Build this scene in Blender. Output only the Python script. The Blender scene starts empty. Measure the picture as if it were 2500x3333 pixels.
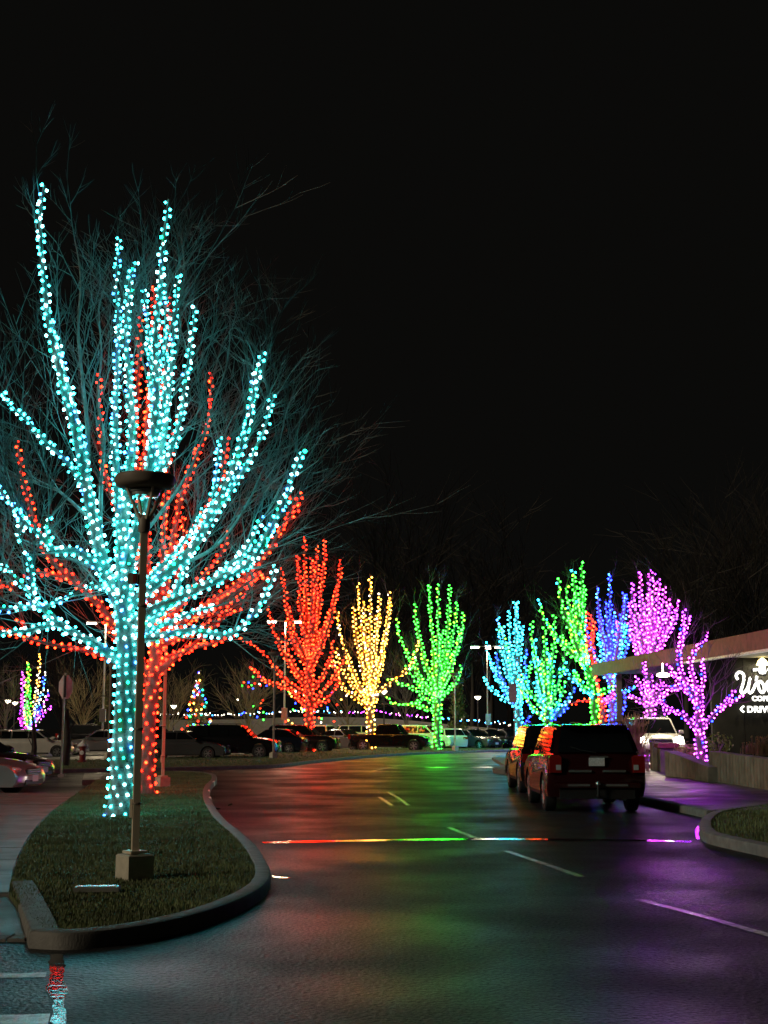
import bpy, bmesh, math, random
from mathutils import Vector, Matrix
R = math.radians
random.seed(11)
scene = bpy.context.scene
COL = scene.collection

# ------------------------------------------------------------------ camera, sky, stand-in lamplight, exposure
F_PX, W_PX, H_PX = 4400.0, 2500.0, 3333.0
CAM_Z = 1.75
PITCH = math.atan((2360 - H_PX / 2) / F_PX)
cam_d = bpy.data.cameras.new('camera')
cam_d.sensor_fit = 'VERTICAL'; cam_d.sensor_height = 36.0
cam_d.lens = F_PX / H_PX * 36.0
cam_d.clip_start = 0.1; cam_d.clip_end = 2000
cam = bpy.data.objects.new('camera', cam_d); COL.objects.link(cam)
cam.location = (0, 0, CAM_Z); cam.rotation_euler = (R(90) + PITCH, 0, 0)
scene.camera = cam

world = bpy.data.worlds.new('World'); scene.world = world; world.use_nodes = True
bg = world.node_tree.nodes['Background']
bg.inputs[0].default_value = (1.0, 0.97, 0.86, 1); bg.inputs[1].default_value = 0.0031

sun_d = bpy.data.lights.new('warm_side_sun', 'SUN')  # warm sun added, standing in for unseen lamplight from the left
sun_d.energy = 0.9; sun_d.angle = R(8); sun_d.color = (1.0, 0.84, 0.58)
sun = bpy.data.objects.new('warm_side_sun', sun_d); COL.objects.link(sun)
sun.rotation_euler = Vector((0.82, 0.42, -0.36)).to_track_quat('-Z', 'Y').to_euler()

scene.view_settings.view_transform = 'Standard'; scene.view_settings.look = 'None'
scene.view_settings.exposure = 0.0; scene.view_settings.gamma = 1.0
scene.cycles.use_denoising = True
scene.cycles.max_bounces = 6; scene.cycles.sample_clamp_indirect = 4.0
scene.cycles.use_light_tree = True

def ray(px, py):
    cx = (px - W_PX / 2) / F_PX; cy = (H_PX / 2 - py) / F_PX
    s, c = math.sin(PITCH), math.cos(PITCH)
    return Vector((cx, c - cy * s, s + cy * c))
def at(px, py, Y):
    d = ray(px, py); return Vector((0, 0, CAM_Z)) + d * (Y / d.y)
def gr(px, py, z=0.0):
    d = ray(px, py); return Vector((0, 0, CAM_Z)) + d * ((z - CAM_Z) / d.z)

# ------------------------------------------------------------------ materials
MATS = {}
def mat(name, col, rough=0.6, metal=0.0, spec=0.5, noise=0.0, nscale=5.0, bump=0.0, bscale=40.0, coat=0.0, rvar=0.0, rscale=1.0):
    if name in MATS: return MATS[name]
    m = bpy.data.materials.new(name); m.use_nodes = True
    nt = m.node_tree; b = nt.nodes['Principled BSDF']
    b.inputs['Base Color'].default_value = (*col, 1); b.inputs['Roughness'].default_value = rough
    b.inputs['Metallic'].default_value = metal; b.inputs['Specular IOR Level'].default_value = spec
    b.inputs['Coat Weight'].default_value = coat
    tc = nt.nodes.new('ShaderNodeTexCoord')
    if noise > 0:
        n = nt.nodes.new('ShaderNodeTexNoise'); n.inputs['Scale'].default_value = nscale; n.inputs['Detail'].default_value = 6
        nt.links.new(tc.outputs['Object'], n.inputs['Vector'])
        mx = nt.nodes.new('ShaderNodeMix'); mx.data_type = 'RGBA'
        mx.inputs[6].default_value = (*[max(0, c * (1 - noise)) for c in col], 1)
        mx.inputs[7].default_value = (*[min(1, c * (1 + noise)) for c in col], 1)
        rp = nt.nodes.new('ShaderNodeMapRange'); rp.inputs[1].default_value = 0.3; rp.inputs[2].default_value = 0.7
        nt.links.new(n.outputs[0], rp.inputs[0]); nt.links.new(rp.outputs[0], mx.inputs[0])
        nt.links.new(mx.outputs[2], b.inputs['Base Color'])
    if rvar > 0:
        n = nt.nodes.new('ShaderNodeTexNoise'); n.inputs['Scale'].default_value = rscale; n.inputs['Detail'].default_value = 5
        nt.links.new(tc.outputs['Object'], n.inputs['Vector'])
        rp = nt.nodes.new('ShaderNodeMapRange'); rp.inputs[1].default_value = 0.35; rp.inputs[2].default_value = 0.65
        rp.inputs[3].default_value = max(0.03, rough - rvar); rp.inputs[4].default_value = min(1, rough + rvar)
        nt.links.new(n.outputs[0], rp.inputs[0]); nt.links.new(rp.outputs[0], b.inputs['Roughness'])
    if bump > 0:
        n = nt.nodes.new('ShaderNodeTexNoise'); n.inputs['Scale'].default_value = bscale; n.inputs['Detail'].default_value = 4
        nt.links.new(tc.outputs['Object'], n.inputs['Vector'])
        bp = nt.nodes.new('ShaderNodeBump'); bp.inputs['Strength'].default_value = bump; bp.inputs['Distance'].default_value = 0.02
        nt.links.new(n.outputs[0], bp.inputs['Height']); nt.links.new(bp.outputs[0], b.inputs['Normal'])
    MATS[name] = m; return m
def leafy_mat(name, col):
    m = mat(name, col, 0.7, noise=0.4, nscale=3); nt = m.node_tree; b = nt.nodes['Principled BSDF']; out = nt.nodes['Material Output']
    t = nt.nodes.new('ShaderNodeBsdfTranslucent'); t.inputs[0].default_value = (*[min(1, c * 1.2) for c in col], 1)
    mx = nt.nodes.new('ShaderNodeMixShader'); mx.inputs[0].default_value = 0.45
    nt.links.new(b.outputs[0], mx.inputs[1]); nt.links.new(t.outputs[0], mx.inputs[2]); nt.links.new(mx.outputs[0], out.inputs[0]); return m
def emit(name, col, strength):
    if name in MATS: return MATS[name]
    m = bpy.data.materials.new(name); m.use_nodes = True
    nt = m.node_tree; nt.nodes.clear()
    e = nt.nodes.new('ShaderNodeEmission'); e.inputs[0].default_value = (*col, 1); e.inputs[1].default_value = strength
    o = nt.nodes.new('ShaderNodeOutputMaterial'); nt.links.new(e.outputs[0], o.inputs[0])
    MATS[name] = m; return m

M_ASPH = mat('wet_asphalt', (0.026, 0.026, 0.029), 0.46, noise=0.9, nscale=36, bump=1.0, bscale=24, rvar=0.12, rscale=0.45)
_nt = M_ASPH.node_tree; _b = _nt.nodes['Principled BSDF']   # stones stand out of the water film, gaps between them shine
_v = _nt.nodes.new('ShaderNodeTexNoise'); _v.inputs['Scale'].default_value = 26; _v.inputs['Detail'].default_value = 9; _v.inputs['Roughness'].default_value = 0.75
_c = _nt.nodes.new('ShaderNodeTexCoord'); _r = _nt.nodes.new('ShaderNodeMapRange'); _r.inputs[1].default_value = 0.36; _r.inputs[2].default_value = 0.64; _r.inputs[3].default_value = 0.0; _r.inputs[4].default_value = 0.30
_nt.links.new(_c.outputs['Object'], _v.inputs['Vector']); _nt.links.new(_v.outputs[0], _r.inputs[0]); _nt.links.new(_r.outputs[0], _b.inputs['Specular IOR Level'])
M_KERB = mat('kerb_concrete', (0.17, 0.165, 0.16), 0.7, noise=0.25, nscale=6, bump=0.3, bscale=60)
M_FOOT = mat('footing_concrete', (0.50, 0.46, 0.38), 0.7, noise=0.15, nscale=9, bump=0.2, bscale=50)
M_WALK = mat('walk_concrete', (0.12, 0.118, 0.114), 0.5, noise=0.3, nscale=3, bump=0.25, bscale=50, rvar=0.12)
M_SOIL = mat('turf_soil', (0.07, 0.085, 0.034), 0.9, noise=0.5, nscale=8, bump=0.6, bscale=50)
M_GRASS = mat('grass_blade', (0.115, 0.15, 0.058), 0.6, noise=0.5, nscale=1.2)
M_BARK = mat('bark', (0.16, 0.14, 0.12), 0.85, noise=0.35, nscale=9, bump=0.6, bscale=30)
M_TWIG = mat('twig_bark', (0.17, 0.15, 0.13), 0.8)
M_DARKBARK = mat('dark_bark', (0.06, 0.052, 0.045), 0.9)
M_CONIFER = mat('conifer_needles', (0.075, 0.085, 0.022), 0.7, noise=0.5, nscale=1.5)
M_LEAF = leafy_mat('shrub_leaf', (0.12, 0.16, 0.04))
M_PALE = mat('pale_twig', (0.15, 0.12, 0.065), 0.8)
M_DRY = leafy_mat('dry_grass', (0.42, 0.31, 0.17))
M_WIRE = mat('green_wire', (0.012, 0.03, 0.02), 0.6)
M_POLE = mat('lamp_pole_paint', (0.62, 0.54, 0.42), 0.45, noise=0.12, nscale=4)
M_POLEDARK = mat('lamp_hood_paint', (0.20, 0.165, 0.135), 0.5, noise=0.12, nscale=4)
M_STEEL = mat('galvanised_steel', (0.42, 0.42, 0.40), 0.4, metal=0.7, noise=0.12, nscale=8)
M_SIGNBACK = mat('sign_back_aluminium', (0.80, 0.80, 0.80), 0.4, metal=0.0, noise=0.12, nscale=6)
M_WHITE = mat('white_paint', (0.75, 0.75, 0.72), 0.35, noise=0.25, nscale=14)
M_LINE = mat('road_line_paint', (0.50, 0.50, 0.47), 0.24, noise=0.35, nscale=9, bump=0.25, bscale=40)
M_WATER = mat('standing_water', (0.010, 0.010, 0.012), 0.06, spec=0.6, bump=0.12, bscale=9)
M_WALL = mat('board_marked_concrete', (0.21, 0.205, 0.17), 0.8, noise=0.3, nscale=2.5, bump=0.35, bscale=25)
M_DARKWALL = mat('dark_cladding', (0.012, 0.012, 0.011), 0.9, spec=0.15, noise=0.2, nscale=3, bump=0.2, bscale=12)
M_FASCIA = mat('timber_fascia', (0.26, 0.066, 0.068), 0.6, noise=0.3, nscale=4, bump=0.2, bscale=20)
M_SOFFIT = mat('soffit_paint', (0.30, 0.28, 0.24), 0.7, noise=0.1, nscale=3)
M_HYDRANT = mat('hydrant_red', (0.22, 0.025, 0.02), 0.4, noise=0.2, nscale=8)
M_BLACK = mat('black_plastic', (0.012, 0.012, 0.013), 0.5)
M_TYRE = mat('tyre_rubber', (0.016, 0.016, 0.017), 0.75, bump=0.2, bscale=60)
M_RIM = mat('alloy_rim', (0.55, 0.55, 0.56), 0.3, metal=0.8)
M_GLASS = mat('car_glass', (0.006, 0.007, 0.008), 0.04, spec=0.7)
M_CHROME = mat('chrome', (0.62, 0.62, 0.63), 0.22, metal=0.9)
M_LENS = mat('lamp_lens_clear', (0.55, 0.56, 0.58), 0.12, metal=0.3)
M_TAIL = mat('lamp_lens_red', (0.20, 0.010, 0.008), 0.1)
M_AMBER = mat('lamp_lens_amber', (0.75, 0.24, 0.03), 0.15)
M_PLATE = mat('licence_plate', (0.62, 0.63, 0.66), 0.45, noise=0.2, nscale=40)

# ------------------------------------------------------------------ mesh helpers
class MB:
    def __init__(s): s.v = []; s.f = []; s.m = []
    def add(s, vs, fs, m=0):
        o = len(s.v); s.v += [tuple(v) for v in vs]
        for f in fs: s.f.append(tuple(i + o for i in f)); s.m.append(m)
        return s
    def box(s, c, size, rz=0.0, m=0, ch=0.0):
        x, y, z = size[0] / 2, size[1] / 2, size[2] / 2
        cs, sn = math.cos(rz), math.sin(rz)
        if ch <= 0:
            P = [(-x, -y, -z), (x, -y, -z), (x, y, -z), (-x, y, -z), (-x, -y, z), (x, -y, z), (x, y, z), (-x, y, z)]
            Fs = [(0, 3, 2, 1), (4, 5, 6, 7), (0, 1, 5, 4), (1, 2, 6, 5), (2, 3, 7, 6), (3, 0, 4, 7)]
        else:
            P = [(-x, -y, -z), (x, -y, -z), (x, y, -z), (-x, y, -z), (-x, -y, z - ch), (x, -y, z - ch), (x, y, z - ch), (-x, y, z - ch),
                 (-x + ch, -y + ch, z), (x - ch, -y + ch, z), (x - ch, y - ch, z), (-x + ch, y - ch, z)]
            Fs = [(0, 3, 2, 1), (0, 1, 5, 4), (1, 2, 6, 5), (2, 3, 7, 6), (3, 0, 4, 7), (4, 5, 9, 8), (5, 6, 10, 9), (6, 7, 11, 10), (7, 4, 8, 11), (8, 9, 10, 11)]
        return s.add([(c[0] + p[0] * cs - p[1] * sn, c[1] + p[0] * sn + p[1] * cs, c[2] + p[2]) for p in P], Fs, m)
    def tube(s, pts, rad, n=6, m=0, caps=True, jit=0.0):
        pts = [Vector(p) for p in pts]; k = len(pts)
        if not hasattr(rad, '__len__'): rad = [rad] * k
        vs = []; up = None
        for i in range(k):
            t = (pts[min(i + 1, k - 1)] - pts[max(i - 1, 0)])
            if t.length < 1e-7: t = Vector((0, 0, 1))
            t.normalize()
            if up is None:
                up = Vector((1, 0, 0)) if abs(t.x) < 0.9 else Vector((0, 1, 0))
            a = (up - t * up.dot(t)); a = a.normalized() if a.length > 1e-6 else t.orthogonal().normalized()
            up = a; b = t.cross(a)
            for j in range(n):
                w = 2 * math.pi * j / n; r = rad[i] * (1 + random.uniform(-jit, jit))
                vs.append(pts[i] + (a * math.cos(w) + b * math.sin(w)) * r)
        fs = []
        for i in range(k - 1):
            for j in range(n):
                q = (j + 1) % n
                fs.append((i * n + j, i * n + q, (i + 1) * n + q, (i + 1) * n + j))
        if caps:
            fs.append(tuple(range(n - 1, -1, -1))); fs.append(tuple((k - 1) * n + j for j in range(n)))
        return s.add(vs, fs, m)
    def lathe(s, prof, c=(0, 0, 0), n=24, axis='z', m=0):
        vs = []
        for r, h in prof:
            for j in range(n):
                w = 2 * math.pi * j / n; x, y = r * math.cos(w), r * math.sin(w)
                p = (x, y, h) if axis == 'z' else (x, h, y) if axis == 'y' else (h, x, y)
                vs.append((p[0] + c[0], p[1] + c[1], p[2] + c[2]))
        fs = []
        for i in range(len(prof) - 1):
            for j in range(n):
                q = (j + 1) % n; fs.append((i * n + j, i * n + q, (i + 1) * n + q, (i + 1) * n + j))
        fs.append(tuple(range(n - 1, -1, -1))); fs.append(tuple((len(prof) - 1) * n + j for j in range(n)))
        return s.add(vs, fs, m)
    def slab(s, poly, z0, z1, m=0):
        n = len(poly)
        vs = [(p[0], p[1], z0) for p in poly] + [(p[0], p[1], z1) for p in poly]
        fs = [tuple(range(n - 1, -1, -1)), tuple(range(n, 2 * n))]
        for i in range(n):
            j = (i + 1) % n; fs.append((i, j, n + j, n + i))
        return s.add(vs, fs, m)
    def mesh(s, name, mats, off=(0, 0, 0), smooth=None, fix=False):
        me = bpy.data.meshes.new(name)
        ox, oy, oz = off
        me.from_pydata([(v[0] - ox, v[1] - oy, v[2] - oz) for v in s.v], [], s.f)
        for mm in (mats if isinstance(mats, (list, tuple)) else [mats]): me.materials.append(mm)
        if any(s.m): me.polygons.foreach_set('material_index', s.m)
        if fix:
            bm = bmesh.new(); bm.from_mesh(me); bmesh.ops.recalc_face_normals(bm, faces=bm.faces); bm.to_mesh(me); bm.free()
        if smooth:
            me.polygons.foreach_set('use_smooth', [True] * len(me.polygons))
            me.set_sharp_from_angle(angle=R(smooth))
        me.update(); return me
    def build(s, name, mats, parent=None, smooth=None, local=False, fix=False):
        off = parent_off(parent) if (parent is not None and not local) else (0, 0, 0)
        return link(name, s.mesh(name, mats, off, smooth, fix), parent)
def parent_off(p):
    o = Vector((0, 0, 0))
    while p is not None: o += p.location; p = p.parent
    return o
def link(name, me, parent=None, loc=None):
    o = bpy.data.objects.new(name, me); COL.objects.link(o); o.parent = parent
    if loc is not None: o.location = loc
    return o
def thing(name, label, cat, loc=(0, 0, 0), rz=0.0, group=None):
    o = bpy.data.objects.new(name, None); COL.objects.link(o); o.empty_display_size = 0.2
    o.location = loc; o.rotation_euler = (0, 0, rz); tag(o, label, cat, group); return o
def tag(o, label=None, cat=None, group=None, kind=None):
    if label: o['label'] = label
    if cat: o['category'] = cat
    if group: o['group'] = group
    if kind: o['kind'] = kind
    return o
def crom(pts, step):
    P = [Vector(p) for p in pts]
    if len(P) == 2: P = [P[0], (P[0] + P[1]) / 2, P[1]]
    P = [P[0] * 2 - P[1]] + P + [P[-1] * 2 - P[-2]]
    out = []
    for i in range(1, len(P) - 2):
        a, b, c, d = P[i - 1], P[i], P[i + 1], P[i + 2]
        n = max(2, int((c - b).length / step))
        for k in range(n):
            t = k / n
            out.append(0.5 * ((2 * b) + (c - a) * t + (2 * a - 5 * b + 4 * c - d) * t * t + (3 * b - a - 3 * c + d) * t ** 3))
    out.append(P[-2]); return out

# ------------------------------------------------------------------ ground, kerbs, lawns, pavements
b = MB(); b.add([(-400, -30, 0), (400, -30, 0), (400, 600, 0), (-400, 600, 0)], [(0, 1, 2, 3)])
tag(b.build('road', M_ASPH), kind='structure')

def strip(poly, width, h, name, material=M_KERB, smooth=30, closed=False):
    """kerb along a ground polyline, its body on the left of the direction of travel"""
    P = [Vector((p[0], p[1], 0)) for p in poly]; n = len(P); N = []
    for i in range(n):
        t = P[min(i + 1, n - 1)] - P[max(i - 1, 0)]; t.normalize(); N.append(Vector((-t.y, t.x, 0)))
    prof = [(0.0, -0.05), (0.0, h - 0.035), (0.012, h - 0.012), (0.035, h), (width - 0.01, h), (width, h - 0.01), (width, -0.05)]
    vs = []; k = len(prof)
    for i in range(n):
        for o, z in prof: q = P[i] + N[i] * o; vs.append((q.x, q.y, z))
    fs = []
    for i in range(n - 1):
        for j in range(k - 1): fs.append((i * k + j, (i + 1) * k + j, (i + 1) * k + j + 1, i * k + j + 1))
    fs.append(tuple(range(k))); fs.append(tuple((n - 1) * k + j for j in range(k - 1, -1, -1)))
    mb = MB(); mb.add(vs, fs)
    o = mb.build(name, material, smooth=smooth, fix=True); tag(o, kind='structure'); return o
def inner(poly, width):
    P = [Vector((p[0], p[1], 0)) for p in poly]; n = len(P); out = []
    for i in range(n):
        t = P[min(i + 1, n - 1)] - P[max(i - 1, 0)]; t.normalize(); out.append(P[i] + Vector((-t.y, t.x, 0)) * width)
    return out
def inside(p, poly):
    c = False; n = len(poly); j = n - 1
    for i in range(n):
        if (poly[i][1] > p[1]) != (poly[j][1] > p[1]) and p[0] < (poly[j][0] - poly[i][0]) * (p[1] - poly[i][1]) / (poly[j][1] - poly[i][1]) + poly[i][0]: c = not c
        j = i
    return c
def lawn(poly, z, name, n_blade, label, hmin=0.03, hmax=0.08, near=None):
    mb = MB(); mb.slab([(p[0], p[1]) for p in poly], -0.05, z); tag(mb.build(name + '_soil', M_SOIL), kind='structure')
    if not n_blade: return
    xs = [p[0] for p in poly]; ys = [p[1] for p in poly]; mb = MB(); rnd = random.random
    vs = mb.v; fs = mb.f; k = 0
    while k < n_blade:
        # nearer ground shows larger: sow it denser
        y = min(ys) + (max(ys) - min(ys)) * rnd() ** 1.7; x = min(xs) + (max(xs) - min(xs)) * rnd()
        if not inside((x, y), poly): continue
        h = hmin + (hmax - hmin) * rnd() * (0.6 + 0.8 * (math.sin(x * 2.3) * math.sin(y * 1.7) * 0.5 + 0.5))
        w = rnd() * 6.283; l = h * (rnd() - 0.3) * 0.9; wd = 0.003 + 0.003 * rnd() + y * 0.00012
        dx, dy = math.cos(w), math.sin(w); px, py = -dy * wd, dx * wd
        o = len(vs)
        vs += [(x - px, y - py, z - 0.005), (x + px, y + py, z - 0.005), (x + dx * l, y + dy * l, z + h)]
        fs.append((o, o + 1, o + 2)); mb.m.append(0); k += 1
    o = mb.build(name, M_GRASS); tag(o, label, 'grass', kind='stuff')

KERB_PX = [(93, 3087), (170, 3092), (250, 3091), (420, 3073), (600, 3036), (740, 2990), (840, 2938), (878, 2895), (874, 2850), (838, 2790), (784, 2735), (732, 2690), (697, 2640), (683, 2602), (688, 2572), (706, 2548), (690, 2530), (600, 2522), (450, 2524), (330, 2532)]
kp = [gr(*p) for p in KERB_PX]
ks = [Vector((p.x, p.y, 0)) for p in crom(kp, 0.35)]
strip(ks, 0.17, 0.14, 'island_kerb')
ki = inner(ks, 0.165)
left_px = [(255, 2577), (170, 2640), (112, 2700), (64, 2780), (38, 2858), (30, 2900)]
left_g = [gr(x, y, 0.13) for x, y in left_px]
lawn_poly = [(p.x, p.y) for p in ki] + [(p.x, p.y) for p in left_g]
lk = [gr(30, 2912), gr(50, 2960), gr(72, 3020), gr(93, 3087)]
strip([Vector((p.x, p.y, 0)) for p in crom(lk, 0.3)], 0.24, 0.138, 'ramp_kerb')
lawn(lawn_poly, 0.115, 'island_grass', 110000, 'short winter grass on the kerbed island round the cyan tree', 0.015, 0.042)

# paved path left of the island, laid in slabs
path_parent = None
def paved(name, edge, far_dx, z, n_long, label=None):
    """slabs between a ground edge line and a parallel line dx to its left"""
    base = MB(); poly = [(p.x, p.y) for p in edge] + [(p.x - far_dx, p.y) for p in reversed(edge)]
    base.slab(poly, -0.05, z - 0.02); o = base.build(name, M_KERB); tag(o, kind='structure')
    E = crom(edge, 0.2); L = [0]
    for i in range(1, len(E)): L.append(L[-1] + (E[i] - E[i - 1]).length)
    def pt(s):
        for i in range(1, len(E)):
            if L[i] >= s: t = (s - L[i - 1]) / (L[i] - L[i - 1]); return E[i - 1].lerp(E[i], t)
        return E[-1]
    for k in range(n_long):
        a, c = pt(L[-1] * k / n_long + 0.006), pt(L[-1] * (k + 1) / n_long - 0.006)
        for u0, u1 in ((0.0, 0.5), (0.5, 1.0)):
            mb = MB(); q = [(a.x - far_dx * u0 - 0.006, a.y), (c.x - far_dx * u0 - 0.006, c.y), (c.x - far_dx * u1 + 0.006, c.y), (a.x - far_dx * u1 + 0.006, a.y)]
            mb.slab(q, z - 0.03, z + random.uniform(-0.003, 0.003)); mb.build('slab', M_WALK, o, fix=True)
    return o
pe = [gr(29, 2903, 0.12), gr(36, 2858, 0.12), gr(62, 2780, 0.12), gr(110, 2700, 0.12), gr(168, 2640, 0.12), gr(250, 2580, 0.12)]
paved('footpath', pe, 3.0, 0.118, 12)
mb = MB(); a = gr(28, 2905); c = gr(88, 3070)
mb.add([(a.x - 3, a.y, 0.105), (a.x, a.y, 0.105), (c.x, c.y, 0.006), (c.x - 3, c.y, 0.006)], [(0, 3, 2, 1)])
tag(mb.build('kerb_ramp', M_WALK, fix=True), kind='structure')
# warning strip of raised squares on the ramp foot
tw = thing('tactile_strip', 'weathered raised paving strip at the foot of the kerb ramp', 'paving', (c.x - 0.6, c.y + 0.25, 0.02))
for i in range(6):
    for j in range(2):
        mb = MB(); mb.box((c.x - 0.10 - i * 0.155, c.y + 0.10 + j * 0.155, 0.016), (0.14, 0.14, 0.03), ch=0.006)
        mb.build('paving_block', M_KERB, tw)

# far verge between road and car park
vf = [(-500, 2528), (-100, 2522), (120, 2517), (300, 2513), (600, 2508), (890, 2500), (1000, 2487), (1200, 2467), (1400, 2455), (1690, 2446), (2000, 2440)]
vfl = [Vector((p.x, p.y, 0)) for p in crom([gr(*p) for p in vf], 1.2)]
strip(vfl, 0.2, 0.14, 'verge_kerb')
vi = inner(vfl, 0.19)
vb = [(2000, 2430), (1200, 2440), (1010, 2444), (890, 2458), (600, 2470), (400, 2480), (-500, 2486)]
lawn([(p.x, p.y) for p in vi] + [(gr(*p).x, gr(*p).y) for p in vb], 0.12, 'verge_grass', 26000, 'rough grass verge between the road and the parked cars', 0.03, 0.07)
# pale paved strip between the verge and the cars
mb = MB(); q = [gr(-500, 2486), gr(400, 2479), gr(600, 2470), gr(600, 2463), gr(400, 2466), gr(-500, 2470)]
mb.slab([(p.x, p.y) for p in q], -0.05, 0.10); tag(mb.build('car_park_pavement', M_WALK), kind='structure')
# pad at the island's far end
mb = MB(); q = [gr(268, 2543, .1), gr(375, 2540, .1), gr(365, 2519, .1), gr(275, 2519, .1)]
mb.slab([(p.x, p.y) for p in q], -0.05, 0.135); tag(mb.build('crossing_pad', M_WALK, fix=True), kind='structure')

# right-hand pavement and its kerb
rp = [gr(1700, 2546), gr(1900, 2575), gr(2090, 2616), gr(2200, 2641), gr(2300, 2664)]
strip([Vector((p.x, p.y, 0)) for p in crom(rp, 0.4)], 0.18, 0.15, 'pavement_kerb')
ri = inner([Vector((p.x, p.y, 0)) for p in crom(rp, 0.4)], 0.175)
mb = MB(); poly = [(p.x, p.y) for p in ri] + [(ri[-1].x + 9, ri[-1].y - 0.5), (ri[-1].x + 16, 50), (10, 70), (5.5, 70)]
mb.slab(poly, -0.05, 0.125); pav = mb.build('pavement', M_KERB, fix=True); tag(pav, kind='structure')
# paving flags as far as they can be told apart
for k in range(14):
    y0 = ri[-1].y + 0.3 + k * 1.55; 
    def xe(y):
        for i in range(1, len(ri)):
            if min(ri[i - 1].y, ri[i].y) <= y <= max(ri[i - 1].y, ri[i].y):
                t = (y - ri[i - 1].y) / (ri[i].y - ri[i - 1].y + 1e-9); return ri[i - 1].x + t * (ri[i].x - ri[i - 1].x)
        return ri[0].x
    for j in range(4):
        u = 1.9
        a0, a1 = xe(y0) + j * u + 0.01, xe(y0 + 1.53) + j * u + 0.01
        mb = MB(); mb.slab([(a0, y0), (a0 + u - 0.02, y0), (a1 + u - 0.02, y0 + 1.53), (a1, y0 + 1.53)], 0.10, 0.14 + random.uniform(-0.002, 0.002))
        mb.build('slab', M_WALK, pav, fix=True)
# grass island on the right
ik = [(3300, 3080), (2900, 2925), (2620, 2830), (2500, 2793), (2390, 2768), (2310, 2748), (2283, 2733), (2276, 2712), (2287, 2688), (2320, 2668), (2400, 2652), (2500, 2640), (2620, 2634), (2900, 2630), (3300, 2628)]
ikl = [Vector((p.x, p.y, 0)) for p in crom([gr(*p) for p in reversed(ik)], 0.35)]
strip(ikl, 0.20, 0.16, 'corner_kerb')
lawn([(p.x, p.y) for p in inner(ikl, 0.19)], 0.13, 'corner_grass', 26000, 'dark grass inside the rounded kerb by the coffee shop pavement')
# low kerb nose beyond the parked cars
nk = [gr(1780, 2524), gr(1700, 2522), gr(1640, 2521), gr(1610, 2517), gr(1604, 2512), gr(1616, 2507), gr(1680, 2504), gr(1780, 2502)]
nkl = [Vector((p.x, p.y, 0)) for p in crom(list(reversed(nk)), 0.3)]
mb = MB(); mb.slab([(p.x, p.y) for p in nkl], -0.05, 0.17); tag(mb.build('kerb_nose', M_KERB, fix=True), kind='structure')

# painted lines
def line(px, w, name='lane_line', m=M_LINE, z=0.005):
    P = [gr(*p) for p in px]; mb = MB(); vs = []
    for i, p in enumerate(P):
        t = P[min(i + 1, len(P) - 1)] - P[max(i - 1, 0)]; t.normalize(); n = Vector((-t.y, t.x, 0)) * w / 2
        vs += [(p.x + n.x, p.y + n.y, z), (p.x - n.x, p.y - n.y, z)]
    mb.add(vs, [(2 * i, 2 * i + 1, 2 * i + 3, 2 * i + 2) for i in range(len(P) - 1)])
    o = mb.build(name, m, fix=True); tag(o, kind='structure'); return o
for seg in ([(1462, 2694), (1500, 2710), (1548, 2728)], [(1650, 2771), (1770, 2812), (1893, 2855)], [(2080, 2929), (2290, 2984), (2560, 3062)], [(1262, 2578), (1290, 2594), (1330, 2622)], [(1236, 2596), (1275, 2622)], [(1203, 2512), (1225, 2507), (1345, 2484)]):
    line(seg, 0.10)
for q in ([(1398, 2500), (1460, 2497)], [(1545, 2499), (1600, 2496)]): line(q, 0.9, 'crossing_bar')
line([(-200, 3178), (60, 3177), (150, 3174)], 0.18, 'crossing_bar'); line([(-200, 3325), (60, 3322), (160, 3318)], 0.30, 'crossing_bar')
# shallow water lying in the joint across the road, and puddles
def puddle(pts, z=0.007, jit=0.0):
    P = crom([gr(*p) for p in pts] + [gr(*pts[0])], 0.08)[:-1]
    mb = MB(); mb.add([(p.x + random.uniform(-jit, jit), p.y + random.uniform(-jit, jit), z) for p in P], [tuple(range(len(P)))])
    o = mb.build('puddle', M_WATER, fix=True); tag(o, kind='structure'); return o
line([(855, 2744), (1000, 2741), (1300, 2735), (1600, 2732), (1900, 2734), (2100, 2737), (2250, 2741)], 0.30, 'water_joint', M_WATER, 0.008)
puddle([(165, 3110), (200, 3108), (212, 3140), (205, 3180), (220, 3220), (208, 3262), (210, 3333), (170, 3333), (172, 3270), (152, 3220), (166, 3170), (158, 3140)], jit=0.012)
puddle([(886, 2848), (900, 2855), (935, 2858), (940, 2860), (898, 2858), (888, 2852)], jit=0.01)
puddle([(2262, 2700), (2272, 2690), (2278, 2700), (2272, 2716), (2280, 2730), (2268, 2732), (2262, 2715)], jit=0.01)
puddle([(690, 2628), (715, 2632), (712, 2636), (692, 2634)], jit=0.01)
puddle([(742, 2624), (756, 2620), (754, 2616), (744, 2620)], jit=0.004)

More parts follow.
